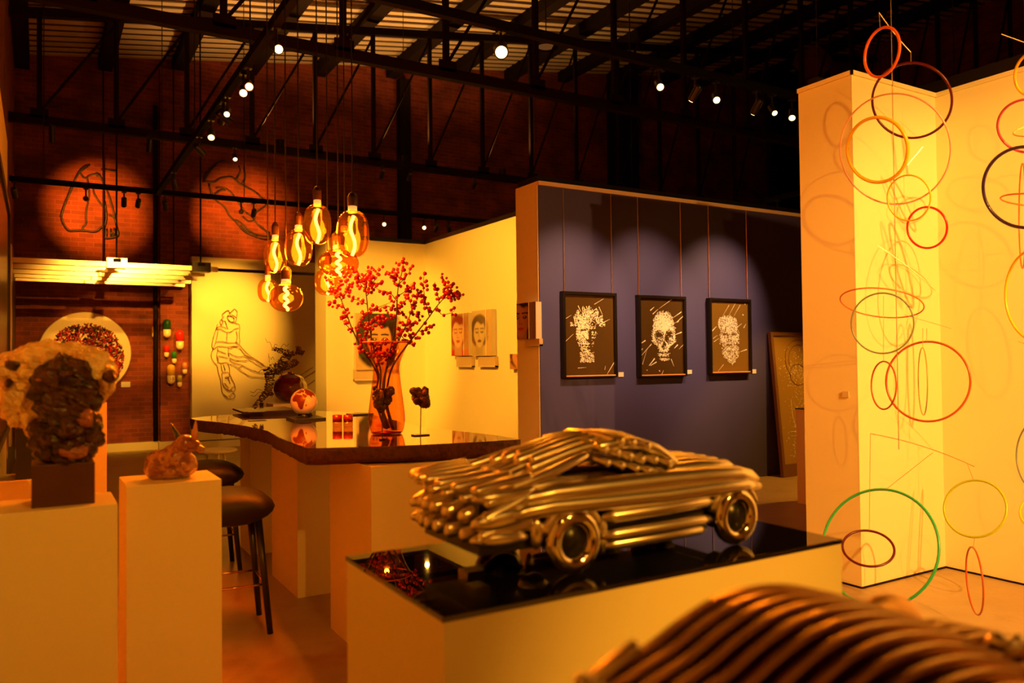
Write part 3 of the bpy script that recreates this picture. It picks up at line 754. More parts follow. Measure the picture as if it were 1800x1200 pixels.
# ================================================================== RING MOBILES
RCOL = {}
def ring_mat(n, c): return mat('ring_'+n, c, .3)
def mobile(label, d, cordx, rings, arms, top, cord_to):
    c0 = PD(cordx, 300, d)
    t = thing('ring_mobile', label, 'mobile', (c0.x, c0.y, roofz(c0.x)), 'hanging ring mobiles')
    MB().tube([(c0.x, c0.y, roofz(c0.x)), PD(cordx+3, cord_to, d)], .0022, 6).build('cord', brass, t)
    for (cx, cy, a, b, ang, col, th) in rings:
        k = d/F; C = PD(cx, cy, d); rel = C-EYE
        cxl, cyl = rel.dot(RIGHT)/d, rel.dot(UP)/d
        A_, B_ = (a*k, b*k); th_ = radians(ang if a >= b else -ang); ca, sa = cos(th_), sin(th_)
        S11 = A_*A_*ca*ca+B_*B_*sa*sa; S22 = A_*A_*sa*sa+B_*B_*ca*ca; S12 = (A_*A_-B_*B_)*ca*sa
        b11, b22, b12 = 1+cxl*cxl, 1+cyl*cyl, cxl*cyl
        # radius and tilt of the real circle seen as this ellipse
        qa = b11*b22-b12*b12; qb = -(S11*b22+S22*b11-2*S12*b12); qc = S11*S22-S12*S12
        R2 = (-qb+sqrt(max(0, qb*qb-4*qa*qc)))/(2*qa); R = sqrt(R2)
        m11, m22, m12 = b11-S11/R2, b22-S22/R2, b12-S12/R2
        mx_ = sqrt(max(0, m11)); my_ = sqrt(max(0, m22))*(1 if m12 >= 0 else -1)
        aa = cxl*cxl+cyl*cyl+1; bb = 2*(mx_*cxl+my_*cyl); cc = mx_*mx_+my_*my_-1
        nz = (-bb+sqrt(max(0, bb*bb-4*aa*cc)))/(2*aa)
        nrm = (RIGHT*(mx_+cxl*nz) + UP*(my_+cyl*nz) + fwd*nz).normalized()
        e1 = nrm.orthogonal().normalized(); e2 = nrm.cross(e1)
        mb = MB(); n = 64
        mb.tube([C + e1*(R*cos(2*pi*i/n)) + e2*(R*sin(2*pi*i/n)) for i in range(n)], th*k/2, 8, closed=True)
        mb.build('ring', ring_mat(*col), t, smooth=True)
    for (x0, y0, x1, y1, bow) in arms:
        a, b = PD(x0, y0, d), PD(x1, y1, d); pts = []
        for i in range(9):
            s = i/8; pts.append(a.lerp(b, s) + UP*(bow*d/F*4*s*(1-s)))
        MB().tube(pts, .0024, 6).build('wire_arm', brass, t)
    for (x0, y0, x1, y1) in top:
        MB().tube([PD(x0,y0,d), PD(x1,y1,d)], .0014, 5).build('thread', brass, t)
    return t
OR=('orange',(.85,.16,.01)); MA=('maroon',(.10,.004,.012)); PK=('clear_pink',(.85,.45,.42)); YE=('yellow',(.95,.62,.02)); RE=('red',(.80,.015,.01))
GG=('grey_green',(.22,.27,.17)); RU=('rust',(.50,.09,.012)); OL=('olive',(.42,.33,.03)); GR=('green',(.03,.42,.12)); LI=('lime',(.45,.55,.01)); MG=('magenta',(.55,.06,.14)); NV=('navy',(.035,.018,.09)); BG=('blue_grey',(.20,.24,.22)); PY_=('pale_yellow',(.95,.75,.25))
mobile('hanging mobile of many coloured rings in front of the niche corner', 4.4, 1577, [
  (1550,92,29,45,17,OR,5),(1601,178,70,66,0,MA,4.5),(1569,264,97,97,0,PK,3),(1541,264,53,57,0,YE,6),(1597,348,38,40,0,YE,3),(1629,400,35,36,0,RE,4),
  (1549,533,74,25,-6,OR,2.5),(1550,568,55,53,0,GG,3),(1629,670,74,70,0,RU,4),(1553,677,22,42,0,RU,3),(1622,670,8,59,-1,OL,2),
  (1543,960,102,103,0,GR,5),(1526,963,46,31,-10,MA,4.5),(1713,893,55,50,0,LI,4),(1713,1020,14,60,-6,RU,3.2)],
  [(1545,22,1601,92,-3),(1543,432,1645,511,4),(1590,553,1672,577,0),(1530,762,1713,820,7),(1595,290,1622,258,0)],
  [(1545,22,1547,48),(1601,92,1601,113),(1578,450,1578,480),(1590,455,1594,466),(1622,577,1622,612),(1629,577,1629,600),(1553,520,1553,636),(1640,795,1560,858),(1700,815,1711,843),(1713,943,1711,962),(1530,762,1528,932)], 790)
mobile('second ring mobile cut by the right frame edge', 4.5, 1812, [
  (1815,130,31,39,20,YE,5),(1808,222,56,47,0,MG,4.5),(1800,330,75,71,0,NV,6),(1825,352,68,11,-3,OR,3),(1830,226,50,10,10,PY_,3),(1797,380,6,92,0,OR,2.5),
  (1822,518,58,82,0,YE,4.5),(1840,800,56,72,0,BG,3),(1835,900,43,32,0,YE,4)],
  [(1760,60,1860,96,0),(1790,600,1880,640,3)], [(1812,80,1812,98),(1822,600,1822,612),(1838,640,1838,730)], 640)

# ================================================================== WIRE DRAWINGS ON THE WALLS
def drawing(label, conv, lines, Y, r, m, peg=.078, name='wire_drawing', cat='wall sculpture'):
    t = thing(name, label, cat, PY(*conv(*lines[0][0]), Y), 'wire drawings on the back wall')
    for ln in lines:
        pts = [PY(*conv(*q), Y) for q in ln]
        if len(pts) > 2: pts = smooth_pts(pts, len(pts)*4)
        pts = [p + Vector((0, rnd.uniform(-.01,.01), 0)) for p in pts]
        MB().tube(pts, r, 6).build('wire', m, t, smooth=True)
        q = pts[len(pts)//2]
        MB().tube([q, (q.x, Y+peg, q.z)], .006, 6).build('peg', m, t)
    return t
wire_m = mat('dark_wire', (.020,.010,.007), .5)
wire_b = mat('brown_wire', (.22,.085,.02), .5)
drawing('dark wire drawing of a foot and leg high on the brick, leftmost', lambda x, y: (90+x/7.06, 260+y/7.06), [
 [(480,210),(400,240),(340,310),(270,450),(200,620),(150,750),(130,860),(160,950),(220,1020),(300,1025),(390,1020),(540,1035),(620,985),(660,930)],
 [(455,225),(330,330),(250,520),(180,680),(120,850)],
 [(390,1010),(400,970),(435,930),(430,860),(440,740),(470,600),(460,450),(440,360)],
 [(360,310),(400,365),(440,375),(470,345),(580,330),(640,420),(690,520),(740,680),(780,820),(800,930),(830,1060),(800,1100),(660,1110),(655,1000),(680,900),(680,780),(620,700),(570,630),(530,560),(520,470)],
 [(690,1000),(690,1090)],[(740,1000),(735,1090)],[(780,990),(785,1095)],[(720,830),(780,860),(800,930)],[(620,265),(800,280)],[(660,660),(680,790)],[(555,315),(600,335),(560,350)],[(740,1060),(770,1060),(760,1100)]], 15.52, .016, wire_m)
drawing('dark wire drawing of a leaning figure high on the brick above the mural wall', lambda x, y: (340+x/6., 240+y/6.), [
 [(110,480),(130,400),(200,310),(260,270),(330,250)], [(110,470),(220,480),(290,440),(400,430),(450,470),(510,510),(600,555),(680,610),(760,690),(800,700)],
 [(170,500),(180,560),(230,660),(330,740),(380,830),(460,910),(540,1000),(650,1050),(740,1080),(830,1070)],[(240,540),(320,545),(400,590),(440,650),(520,760),(570,820)],
 [(230,610),(280,570),(340,560)],[(440,870),(520,920),(600,1000),(700,1040),(820,1050)],[(620,850),(700,950),(800,1010)],[(480,310),(490,380),(450,450)],[(530,330),(545,440),(500,510)],
 [(640,860),(660,800),(740,740),(780,700)],[(520,840),(580,890),(640,870),(560,800)],[(500,930),(580,1010),(660,1040)],[(690,930),(760,990),(800,1040)],[(120,460),(170,370),(240,300)]], 15.52, .016, wire_m)
drawing('brown wire drawing of a seated figure with large feet on the pale wall', lambda x, y: (360+x/6.667, 530+y/6.667), [
 [(190,280),(180,230),(210,190),(205,150),(240,120),(280,100),(290,130),(330,100),(350,85),(380,120),(375,170),(370,200),(360,235),(330,245),(290,225),(265,190),(270,160),(300,155),(340,165),(370,190)],
 [(265,190),(280,170),(320,175),(345,200),(335,235),(300,235),(270,215)],[(200,210),(210,250),(190,285),(230,300),(250,310)],[(240,230),(260,290),(270,320)],[(225,170),(200,215),(245,230)],
 [(130,325),(180,320),(225,345),(260,358),(300,355),(350,320),(400,310)],[(350,250),(400,265),(408,310),(405,400),(410,460),(405,510)],[(150,265),(130,325),(110,390),(95,450),(85,510),(95,560)],
 [(155,340),(145,400),(130,470),(100,550)],[(262,358),(258,420),(255,470)],[(140,470),(200,465),(260,480),(330,480),(390,475)],[(145,525),(200,520),(260,532),(340,520),(400,525)],
 [(370,345),(380,420),(370,480),(410,500)],[(140,530),(100,560),(78,600),(80,660),(110,710),(150,755)],[(150,540),(150,580),(140,630),(160,680),(150,720)],[(150,570),(190,585),(250,605)],
 [(150,635),(200,640),(270,660)],[(280,540),(275,600),(285,640)],[(140,650),(160,700),(190,720),(240,710),(275,720)],[(290,545),(350,525),(410,545),(460,610),(520,650),(600,690),(680,740),(720,760)],
 [(410,510),(470,580),(540,640),(620,690),(690,740)],[(285,600),(340,630),(400,645),(470,640),(540,690),(620,740),(680,770)],[(290,655),(340,680),(410,690),(510,690)],
 [(290,680),(330,710),(440,745),(540,800),(640,830),(700,835)],[(275,735),(340,745),(430,810),(520,870),(620,885),(720,890)],[(390,780),(440,745)],
 [(150,760),(160,830),(180,890),(190,950),(200,1040),(220,1090),(250,1120),(300,1140),(340,1130),(355,1100),(340,1075),(310,1085),(300,1110),(280,1100)],[(190,740),(200,800),(215,830)],
 [(270,720),(290,780),(290,850),(280,900),(300,960)],[(220,740),(240,800)],[(200,840),(230,828),(285,840),(320,910),(345,960),(355,1000),(355,1040),(330,1055),(310,1030),(325,1000),(350,1000)],
 [(200,840),(205,900),(210,960),(230,1000),(250,1020),(275,1030),(300,1050)],[(215,960),(240,960),(260,990),(280,1010)],[(235,900),(280,900)],[(215,985),(240,1010),(260,1030),(290,1045),(300,1025)],
 [(220,1085),(245,1100),(270,1120)],[(180,290),(150,300),(140,325)],[(240,880),(270,880),(280,910)],
 [(1090,890),(1180,820),(1270,770)],[(1120,920),(1250,840),(1290,810)],[(1190,990),(1290,920)]], 15.19, .0055, wire_b, .028)

# ================================================================== PRINTED PORTRAITS
def mix(a, b, t): return tuple(x+(y-x)*t for x, y in zip(a, b))
def sst(a, b, x):
    t = max(0, min(1, (x-a)/(b-a))); return t*t*(3-2*t)
def portrait(cx, cy, w, h, skin, hair, lip, bg, hairvol=1.35, tilt=0, bright=.5, shirt=None):
    """procedural face: centre, half width, half height in print units (0..1 across, 0..asp up)"""
    def fn(u, v):
        x = (u-cx)/w; y = (v-cy)/h
        x, y = x*cos(tilt)-y*sin(tilt), x*sin(tilt)+y*cos(tilt)
        c = bg
        hr = sqrt((x/1.32)**2 + ((y-.28)/1.25)**2)
        if y < -.2: hr = max(abs(x)/1.35, hr*.9) if abs(x) < 1.5 and y > -1.6 else 9
        c = mix(hair, c, sst(.93*hairvol/1.35, 1.07*hairvol/1.35, hr))
        if shirt and y < -1.25: c = shirt
        nk = sst(.62, .5, abs(x)) * sst(-.5, -.8, y)
        c = mix(c, mix(skin, hair, .35), nk if y > -1.7 else 0)
        jaw = 1 - .30*max(0, -y)**1.6
        fr = sqrt((x/(.86*jaw+.02))**2 + (y/1.12)**2)
        f = sst(1.05, .93, fr)*sst(.92, .72, y + .12*sin(x*5))
        sk = mix(mix(skin, hair, .45), skin, sst(-.9, .35, -x*.6 + bright - abs(x)*.4))
        for s in (-1, 1):
            e = sqrt(((x-s*.38)/.22)**2 + ((y-.12)/.10)**2)
            sk = mix(mix(hair, (0,0,0), .4), sk, sst(.7, 1.15, e))
            if ((x-s*.36)/.05)**2+((y-.135)/.04)**2 < 1: sk = (.8,.7,.6)
            b_ = abs(y-.33-.06*cos((x-s*.38)*4))/.055
            if abs(x-s*.40) < .28: sk = mix(hair, sk, sst(.5, 1.2, b_))
            n_ = sqrt(((x-s*.10)/.07)**2+((y+.28)/.045)**2); sk = mix(mix(skin, hair, .75), sk, sst(.5, 1.2, n_))
        sk = mix(mix(skin, hair, .3), sk, sst(.03, .12, abs(x+.13)) if -.25 < y < .25 else 1)
        l_ = sqrt((x/.30)**2 + ((y+.58)/.115)**2)
        sk = mix(lip, sk, sst(.8, 1.1, l_))
        if abs(y+.58) < .015 and abs(x) < .28: sk = mix(lip, (0,0,0), .6)
        return mix(c, sk, f)
    return fn
print_m = attr_mat('portrait_print', .18, .6)
acr_side = mat('frosted_acrylic', (.62,.56,.44), .25)
def picture(label, TL, BR, axis, fn, depth=.07, stripes=None, n=46, name='portrait_print', tab=None, cat='picture', group='portrait blocks on the white walls'):
    """TL, BR world corners of the printed face; axis 'x' faces -y, axis 'y' faces -x (u runs toward the camera)"""
    t = thing(name, label, cat, (TL+BR)/2, group)
    W_ = (BR.x-TL.x) if axis == 'x' else (TL.y-BR.y); Hh = TL.z-BR.z; nv = max(8, int(n*Hh/W_))
    vs, cs = [], []
    for j in range(nv+1):
        for i in range(n+1):
            u, v = i/n, j/nv
            p = Vector((TL.x+W_*u, TL.y, BR.z+Hh*v)) if axis == 'x' else Vector((TL.x, TL.y-W_*u, BR.z+Hh*v))
            vs.append(p); c = fn(u, v)
            if stripes and u > stripes: 
                k_ = noise.noise(Vector((u*60, v*2.2, 3)));c = mix(c, (.5,.3,.12), .45+.3*k_)
            cs.append(c)
    fs = [(j*(n+1)+i, j*(n+1)+i+1, (j+1)*(n+1)+i+1, (j+1)*(n+1)+i) for j in range(nv) for i in range(n)]
    mb = MB(); mb.add(vs, fs); mb.build('printed_face', print_m, t, cols=cs)
    e = .002
    if axis == 'x':
        MB().box((TL.x, TL.y+e, BR.z), (BR.x, TL.y+depth, TL.z)).build('block', acr_side, t)
        if stripes: MB().box((TL.x+W_*stripes-.006, TL.y-.004, BR.z), (TL.x+W_*stripes+.002, TL.y-.0005, TL.z)).build('edge_strip', card, t)
    else:
        MB().box((TL.x+e, BR.y, BR.z), (TL.x+depth, TL.y, TL.z)).build('block', acr_side, t)
        if stripes: MB().box((TL.x-.004, TL.y-W_*stripes-.002, BR.z), (TL.x-.0005, TL.y-W_*stripes+.008, TL.z)).build('edge_strip', card, t)
    if tab:
        a, b = tab
        if axis == 'x':
            MB().box((a.x, TL.y+.03, b.z), (b.x, TL.y+depth, a.z)).build('lower_panel', mat('tab_print', (.55,.42,.24), .3), t)
            MB().box((a.x, TL.y+.025, b.z), (b.x, TL.y+depth, b.z+.02)).build('ledge', acr_side, t)
        else:
            MB().box((TL.x+.03, b.y, b.z), (TL.x+depth, a.y, a.z)).build('lower_panel', mat('tab_print', (.55,.42,.24), .3), t)
            MB().box((TL.x+.025, b.y, b.z), (TL.x+depth, a.y, b.z+.02)).build('ledge', acr_side, t)
    return t
dark = (.012,.007,.005); skinA = (.62,.36,.17)
Yp = 11.9
picture('large portrait of a dark haired face on the rear white wall, seen through the berries', PY(625,550,Yp), PY(697,649,Yp), 'x',
        portrait(.58,.50,.34,.33,(.60,.33,.15),dark,(.45,.06,.03),(.55,.40,.20),1.75), .09, None, 56, tab=(PY(624,649,Yp), PY(672,668,Yp)))
Xp = 5.41
picture('portrait with red hair on the side wall, left one of two neighbours', PX(793,553,Xp), PX(824,625,Xp), 'y',
        portrait(.40,.52,.38,.30,(.66,.44,.25),(.26,.030,.012),(.42,.05,.03),(.34,.16,.07),1.3, shirt=(.5,.02,.01)), .08, .72, 40, tab=(PX(799,627,Xp), PX(826,645,Xp)))
picture('pale portrait in muted tones on the side wall, right one of two neighbours', PX(829,547,Xp), PX(864,625,Xp), 'y',
        portrait(.40,.49,.34,.28,(.58,.47,.27),(.10,.06,.03),(.14,.05,.03),(.50,.38,.18),1.35), .08, .74, 40, tab=(PX(837,627,Xp), PX(867,645,Xp)))
Xc = 4.545
picture('cropped close-up face with red lips on the white end of the navy wall', PX(908,534,Xc), PX(942,595,Xc), 'y',
        portrait(.22,.55,.55,.45,(.52,.25,.10),(.03,.014,.010),(.55,.05,.035),(.04,.02,.012),1.2,bright=.2), .075, .66, 44, tab=(PX(919,596,Xc), PX(944,608,Xc)))
picture('small print low on the side wall, partly hidden by the navy wall end', PX(896,622,5.42), PX(925,649,5.42), 'y',
        portrait(.95,.75,.9,.95,(.52,.24,.12),(.08,.012,.008),(.42,.05,.03),(.40,.20,.08),1.1), .07, None, 26, tab=(PX(905,649,5.42), PX(925,660,5.42)))

# ================================================================== FRAMED GOLD PICTURES ON THE NAVY WALL
frame_m = mat('black_frame', (.010,.006,.005), .35)
gold_in = mat('ledge_lit_gold', (.75,.42,.16), .35)  # light caught by the bottom rail, put into its gold colour
glass_br = mat('smoked_mirror', (.075,.042,.012), .10, ior=1.7)
glass_go = mat('gold_mirror', (.20,.115,.02), .12, ior=1.7)
splat_m = mat('pale_gold_paint', (1.0,.96,.80), .4)
YW = 7.155
def relief(kind):
    """height of a head as relief; x -1..1, y up -1.2..1.2"""
    g = lambda v, w: math.exp(-(v/w)**2)
    def h(x, y):
        ax = abs(x)
        if kind == 'skull':
            wd = .86 if y > -.2 else .86-.26*min(1, (-.2-y)/.25)
            q = 1-abs(x/wd)**2.3-abs(y/1.1)**2.6
            z = .70*sqrt(max(0, q))
            z -= .62*g(ax-.36, .23)*g(y+.04, .20)
            z -= .45*g(x, .12)*g(y+.36, .13)
            z += .12*g(ax-.55, .14)*g(y+.30, .10)
            z -= .16*g(ax-.50, .12)*g(y+.62, .18)
            z += .05*cos(x*36)*g(x, .30)*g(y+.66, .09)
            z -= .16*g(x, .36)*g(y+.66, .03) + .14*g(x,.36)*g(y+.86,.04)
            z += .08*g(x, .2)*g(y+.98, .10)
            return z, q
        wd = .78 - .26*max(0, -.2-y)
        q = 1-(x/wd)**2-(y/1.1)**2
        z = .72*sqrt(max(0, q))
        z += .30*g(x, .11)*(max(0,min(1,(.32-y)/.5)) if y > -.2 else g(y+.2, .06))
        z += .10*g(ax-.10, .07)*g(y+.19, .06)
        z -= .20*g(ax-.33, .17)*g(y-.16, .09); z += .10*g(ax-.33, .09)*g(y-.15, .05)
        z += .09*g(ax-.32, .2)*g(y-.33, .06)
        z += .11*g(x, .20)*g(y+.47, .045) + .12*g(x, .17)*g(y+.60, .05) - .10*g(x, .24)*g(y+.535, .02)
        z += .16*g(x, .16)*g(y+.86, .12); z += .06*g(ax-.46, .16)*g(y+.12, .14)
        return z, q
    return h
def head_light(kind, L, p):
    h = relief(kind); Lv = Vector(L).normalized()
    def I(x, y):
        z, q = h(x, y)
        if q <= .02: return 0
        e = .02; zx = (h(x+e, y)[0]-h(x-e, y)[0])/(2*e); zy = (h(x, y+e)[0]-h(x, y-e)[0])/(2*e)
        n = Vector((-zx, -zy, 1)).normalized()
        return max(0, n.dot(Lv))**p
    return I
def framed(label, zc, zs, box, inner, head, streaks, back, count, seed, rods, extra=None):
    """zc: zoom origin, zs: zoom scale; box: frame corners in zoom px; head: (cx,cy,half w,half h,intensity)"""
    rr = random.Random(seed)
    cv = lambda x, y: (zc[0]+x/zs, zc[1]+y/zs)
    yb = YW-.055
    A = PY(*cv(box[0], box[1]), yb); Bv = PY(*cv(box[2], box[3]), yb)
    x0, x1, z1, z0 = A.x, Bv.x, (A.z+PY(*cv(box[2], box[1]+14), yb).z)/2, Bv.z
    t = thing('framed_picture', label, 'picture', ((x0+x1)/2, YW, z0), 'framed gold faces on the navy wall')
    w = .032
    MB().box((x0,yb-.01,z1-w),(x1,YW,z1)).box((x0,yb-.01,z0),(x0+w,YW,z1-w)).box((x1-w,yb-.01,z0),(x1,YW,z1-w)).box((x0+w,yb-.01,z0),(x1-w,YW,z0+w*.5)).build('frame', frame_m, t)
    MB().box((x0+w,yb-.012,z0+w*.5),(x1-w,yb+.02,z0+w*.5+.012)).build('ledge', gold_in, t)
    yp = yb+.022
    MB().box((x0+w,yp,z0+w*.5),(x1-w,YW-.004,z1-w)).build('mirror_panel', back, t)
    mb = MB(); ux = (x1-x0-2*w); uz = (z1-z0-1.5*w)
    ix0, iy0, ix1, iy1 = inner
    def P3(x, y): return Vector((x0+w+ux*(x-ix0)/(ix1-ix0), yp-.003, z1-w-uz*(y-iy0)/(iy1-iy0)))
    hx, hy, hw, hh, fI = head
    made = 0; tries = 0
    while made < count and tries < count*40:
        tries += 1
        x = rr.uniform(ix0+5, ix1-5); y = rr.uniform(iy0+5, iy1-5); X, Y = (x-hx)/hw, (hy-y)/hh
        I = fI(X, Y); a = rr.uniform(0, pi); L_ = rr.uniform(.004,.009); wd = rr.uniform(.0025,.005)
        if extra:
            e = extra(X, Y, rr)
            if e and e[0] > I: I, a, L_, wd = e[0], e[1], e[2], .0028
        I *= .55+.9*(noise.noise(Vector((x*.06, y*.06, seed)))+.5)
        if rr.random() > I: continue
        made += 1
        p = P3(x, y) - Vector((0, rr.uniform(0, .004), 0)); d = Vector((cos(a),0,sin(a)))*L_; e_ = Vector((-sin(a),0,cos(a)))*wd
        mb.add([p-d, p-d*.3-e_, p+d*.6-e_*.8, p+d, p+d*.5+e_, p-d*.4+e_*.9], [(0,1,2,3,4,5)])
    for (xa, ya, xb, yb_, wd) in streaks:
        a, b = P3(xa, ya), P3(xb, yb_); d = (b-a).normalized(); e_ = Vector((-d.z,0,d.x))*wd*.5
        mb.add([a-e_*1.6-d*.004, a+e_*1.6-d*.004, b+e_*.5, b-e_*.5], [(0,3,2,1)])
    mb.build('splatter', splat_m, t)
    for rx in rods:
        xr = PY(*cv(rx, box[1]), YW-.01).x
        MB().tube([(xr, YW-.012, z1-.01), (xr, YW-.012, WH-.03)], .005, 6).build('hanging_rod', brass, t)
    return t
framed('framed gold face with spiky hair, leftmost of three on the navy wall', (980,500), 6.317, (55,78,665,1025), (88,125,630,1000),
  (345,560,172,215,head_light('face',(-.62,.40,.72),2.4)),
  [(100,385,165,345,.003),(100,625,185,545,.003),(420,220,525,155,.003),(490,430,590,380,.004),(630,860,550,985,.005),(525,930,535,890,.003),(230,910,320,905,.003),(470,250,505,330,.005),(385,310,440,265,.006),(330,250,350,300,.006),(240,245,270,310,.006)],
  glass_br, 1700, 3, (75, 605), lambda X, Y, r_: (.42, atan2(Y-.1, X+.05)+r_.gauss(0,.25), .010) if Y > .45 and .62 < (X/.95)**2+((Y-.1)/1.12)**2 < 1.30+.30*sin(X*15+1.3*sin(Y*9)) else ((.5, r_.uniform(0,pi), .006) if Y < -.85 and abs(X+.1) < .45 and Y > -1.35 else None))
framed('framed gold skull with streaks, middle of three on the navy wall', (1110,505), 6.857, (80,95,668,1068), (112,150,630,1045),
  (398,600,178,288,head_light('skull',(-.12,.25,1),3.2)),
  [(175,640,115,680,.008),(140,735,115,770,.006),(245,680,118,825,.005),(240,690,190,740,.006),(140,910,200,720,.003),(280,850,215,930,.010),(300,890,230,930,.008),(495,155,345,265,.004),(610,300,510,370,.006),(632,350,540,430,.006),(610,540,530,570,.008),(575,405,560,425,.009),(560,690,520,730,.009),(628,690,575,740,.004),(240,290,285,250,.008),(480,860,510,940,.005),(365,1030,385,985,.004),(335,990,345,998,.010),(190,980,196,986,.009),(270,330,330,275,.006)],
  glass_br, 2600, 5, (88, 602))
framed('framed gold bearded face on a bright gold ground, rightmost of three on the navy wall', (1235,510), 7.06, (82,98,612,1030), (118,130,580,1030),
  (342,620,168,282,head_light('face',(.1,.5,1),1.8)),
  [(125,520,190,450,.009),(125,965,140,950,.012),(555,740,470,770,.006),(345,180,260,330,.003),(420,160,330,330,.003),(485,170,400,320,.003),(548,155,540,165,.011),(420,470,500,410,.006),(525,460,550,415,.006),(515,295,525,300,.010),(150,600,200,560,.004),(160,640,215,600,.004),(265,930,200,1010,.003)],
  glass_go, 2300, 9, (85, 556), lambda X, Y, r_: (.85, r_.uniform(0,pi), .006) if (((X+.10)/.74)**2+((Y-.74)/.36)**2 < 1+.12*sin(X*17) and not ((X+.3)/.3)**2+((Y-.58)/.11)**2 < 1) else ((.6, r_.uniform(0,pi), .006) if Y < -.25 and Y > -1.12 and abs(X-.08-.22*max(0,-.6-Y)) < (.60 if Y > -.68 else .60*(1-(-.68-Y)/.46))+.05*sin(Y*31) and abs(X)+abs(Y+.55) > .12 else None))
# leaning panel
t = thing('leaning_panel', 'tall brown glass panel with gold splashes leaning on the navy wall', 'picture', (8.16, 7.0, 0))
L0 = Vector((8.165, 6.985, 0.0)); wv = Vector((1.05, 0, 0)); hv = Vector((-.02, .155, 1.86)); nv_ = wv.cross(hv).normalized(); nv_ = -nv_ if nv_.y > 0 else nv_
def slab(a, b, c, d, th, z=0):
    """rectangle in the panel's own u (0..1), v (0..1), thickness th toward the viewer from z"""
    q = [L0+wv*u+hv*v for u, v in ((a,b),(c,b),(c,d),(a,d))]
    f_ = [p+nv_*(z+th) for p in q]; k_ = [p+nv_*z for p in q]
    return MB().add(f_+k_, [(0,1,2,3),(7,6,5,4),(0,4,5,1),(1,5,6,2),(2,6,7,3),(3,7,4,0)])
wood_f = mat('bronzed_frame', (.20,.10,.035), .4)
mb = slab(0,0,.045,1,.05); 
for q in ((.955,0,1,1),(.045,.975,.955,1),(.045,0,.955,.085)):
    s_ = slab(*q, .05); mb.add(s_.v, s_.f)
mb.build('frame', wood_f, t)
slab(.045,.085,.955,.975,.03).build('glass_panel', mat('bronze_glass', (.42,.27,.07), .25, ior=1.6), t)
mb = MB(); rr = random.Random(21)
def PL(u, v): return L0+wv*u+hv*v+nv_*.033
for k in range(420):
    u = rr.gauss(.42,.14); v = rr.choice([rr.gauss(.62,.13), rr.gauss(.2,.06), rr.uniform(.12,.9), rr.gauss(.72,.05)])
    if not (.08 < u < .92 and .10 < v < .96): continue
    p = PL(u, v); a = rr.uniform(0,pi); L_ = rr.uniform(.005,.014); w_ = rr.uniform(.0025,.006)
    d = wv.normalized()*cos(a)*L_ + hv.normalized()*sin(a)*L_; e_ = wv.normalized()*(-sin(a))*w_ + hv.normalized()*cos(a)*w_
    mb.add([p-d, p-e_, p+d, p+e_], [(0,1,2,3)])
for (u0,v0,u1,v1) in ((.27,.53,.28,.40),(.28,.40,.32,.33),(.20,.30,.62,.315),(.22,.27,.55,.275),(.35,.30,.48,.24)):
    p0, p1 = PL(u0,v0), PL(u1,v1); mb.tube([p0, p1], .004, 5)
mb.build('splatter', splat_m, t)
mb = MB()
for R_, a0, a1 in ((.26,.2,1.25),(.20,.1,1.1)):
    mb.tube([PL(.5+R_*cos(pi*a)*1.0, .80+R_*.56*sin(pi*a)) for a in [a0+(a1-a0)*k/24 for k in range(25)]], .004, 5)
mb.tube([PL(.45+.15*cos(2*pi*k/24), .70+.075*sin(2*pi*k/24)) for k in range(24)], .004, 5, closed=True)
mb.build('etched_arc', wood_f, t)

# little label cards
def labelcard(label, a, b, axis='x', group='small label cards'):
    mb = MB()
    if axis == 'x': mb.box((a.x, a.y-.004, b.z), (b.x, a.y+.006, a.z))
    return tag(mb.build('label_card', card), label, 'label', group)
labelcard('small white card on the brick right of the round disc', PY(213,671,15.59), PY(229,680,15.59))
labelcard('tiny label right of the spiky haired gold face', PY(1087,654,7.15), PY(1096,662,7.15))
labelcard('tiny label right of the gold skull', PY(1207,650,7.15), PY(1216,657,7.15))
labelcard('tiny label right of the bearded gold face', PY(1321,649,7.15), PY(1329,656,7.15))
p = PX(1481,690,4.695)
tag(MB().box((4.690, p.y-.05, p.z-.03), (4.697, p.y, p.z+.01)).build('label_card', mat('aged_card', (.6,.5,.3), .5)), 'tiny tan label on the end face of the tall partition', 'label', 'small label cards')

# ================================================================== ROUND DISC OF PILLS, CAPSULES
C = PY(150.5, 621, 15.5); Rd = .715
t = thing('round_wall_disc', 'round cream wall disc filled with red and black capsules', 'wall art', (C.x, 15.6, C.z))
Mx = Matrix.Rotation(pi/2, 3, 'X')
MB().lathe([(0,-.10),(Rd,-.10),(Rd,-.02),(Rd-.012,0),(0,0)], (C.x,15.50,C.z), 72, Mx).build('disc', mat('cream_lacquer', (.80,.70,.50), .25), t, smooth=False)
pm = [mat('pill_red', (.55,.010,.025), .25), mat('pill_black', (.012,.008,.012), .25), mat('pill_pink', (.75,.22,.20), .3), mat('pill_wine', (.20,.006,.02), .25)]
mbs = [MB() for _ in pm]
cx2 = PY(152, 628, 15.48)
for k in range(1700):
    r_ = .575*sqrt(rnd.random()); a = rnd.uniform(0, 2*pi); q = rnd.uniform(0, pi); yy = 15.485 - rnd.random()*.025
    p = Vector((cx2.x+r_*cos(a), yy, cx2.z+r_*sin(a))); d = Vector((cos(q), rnd.uniform(-.4,.4), sin(q)))*.016
    w = rnd.choices((0,1,2,3),(48,32,4,16))[0]
    mbs[w].tube([p-d, p+d], .010, 6); mbs[rnd.choice((0,1,1,3))].tube([p+d, p+d*2], .0098, 6)
for b_, m_, nm in zip(mbs, pm, ('red_capsules', 'black_capsules', 'pink_capsules', 'wine_capsules')):
    b_.build(nm, m_, t)['kind'] = 'stuff'
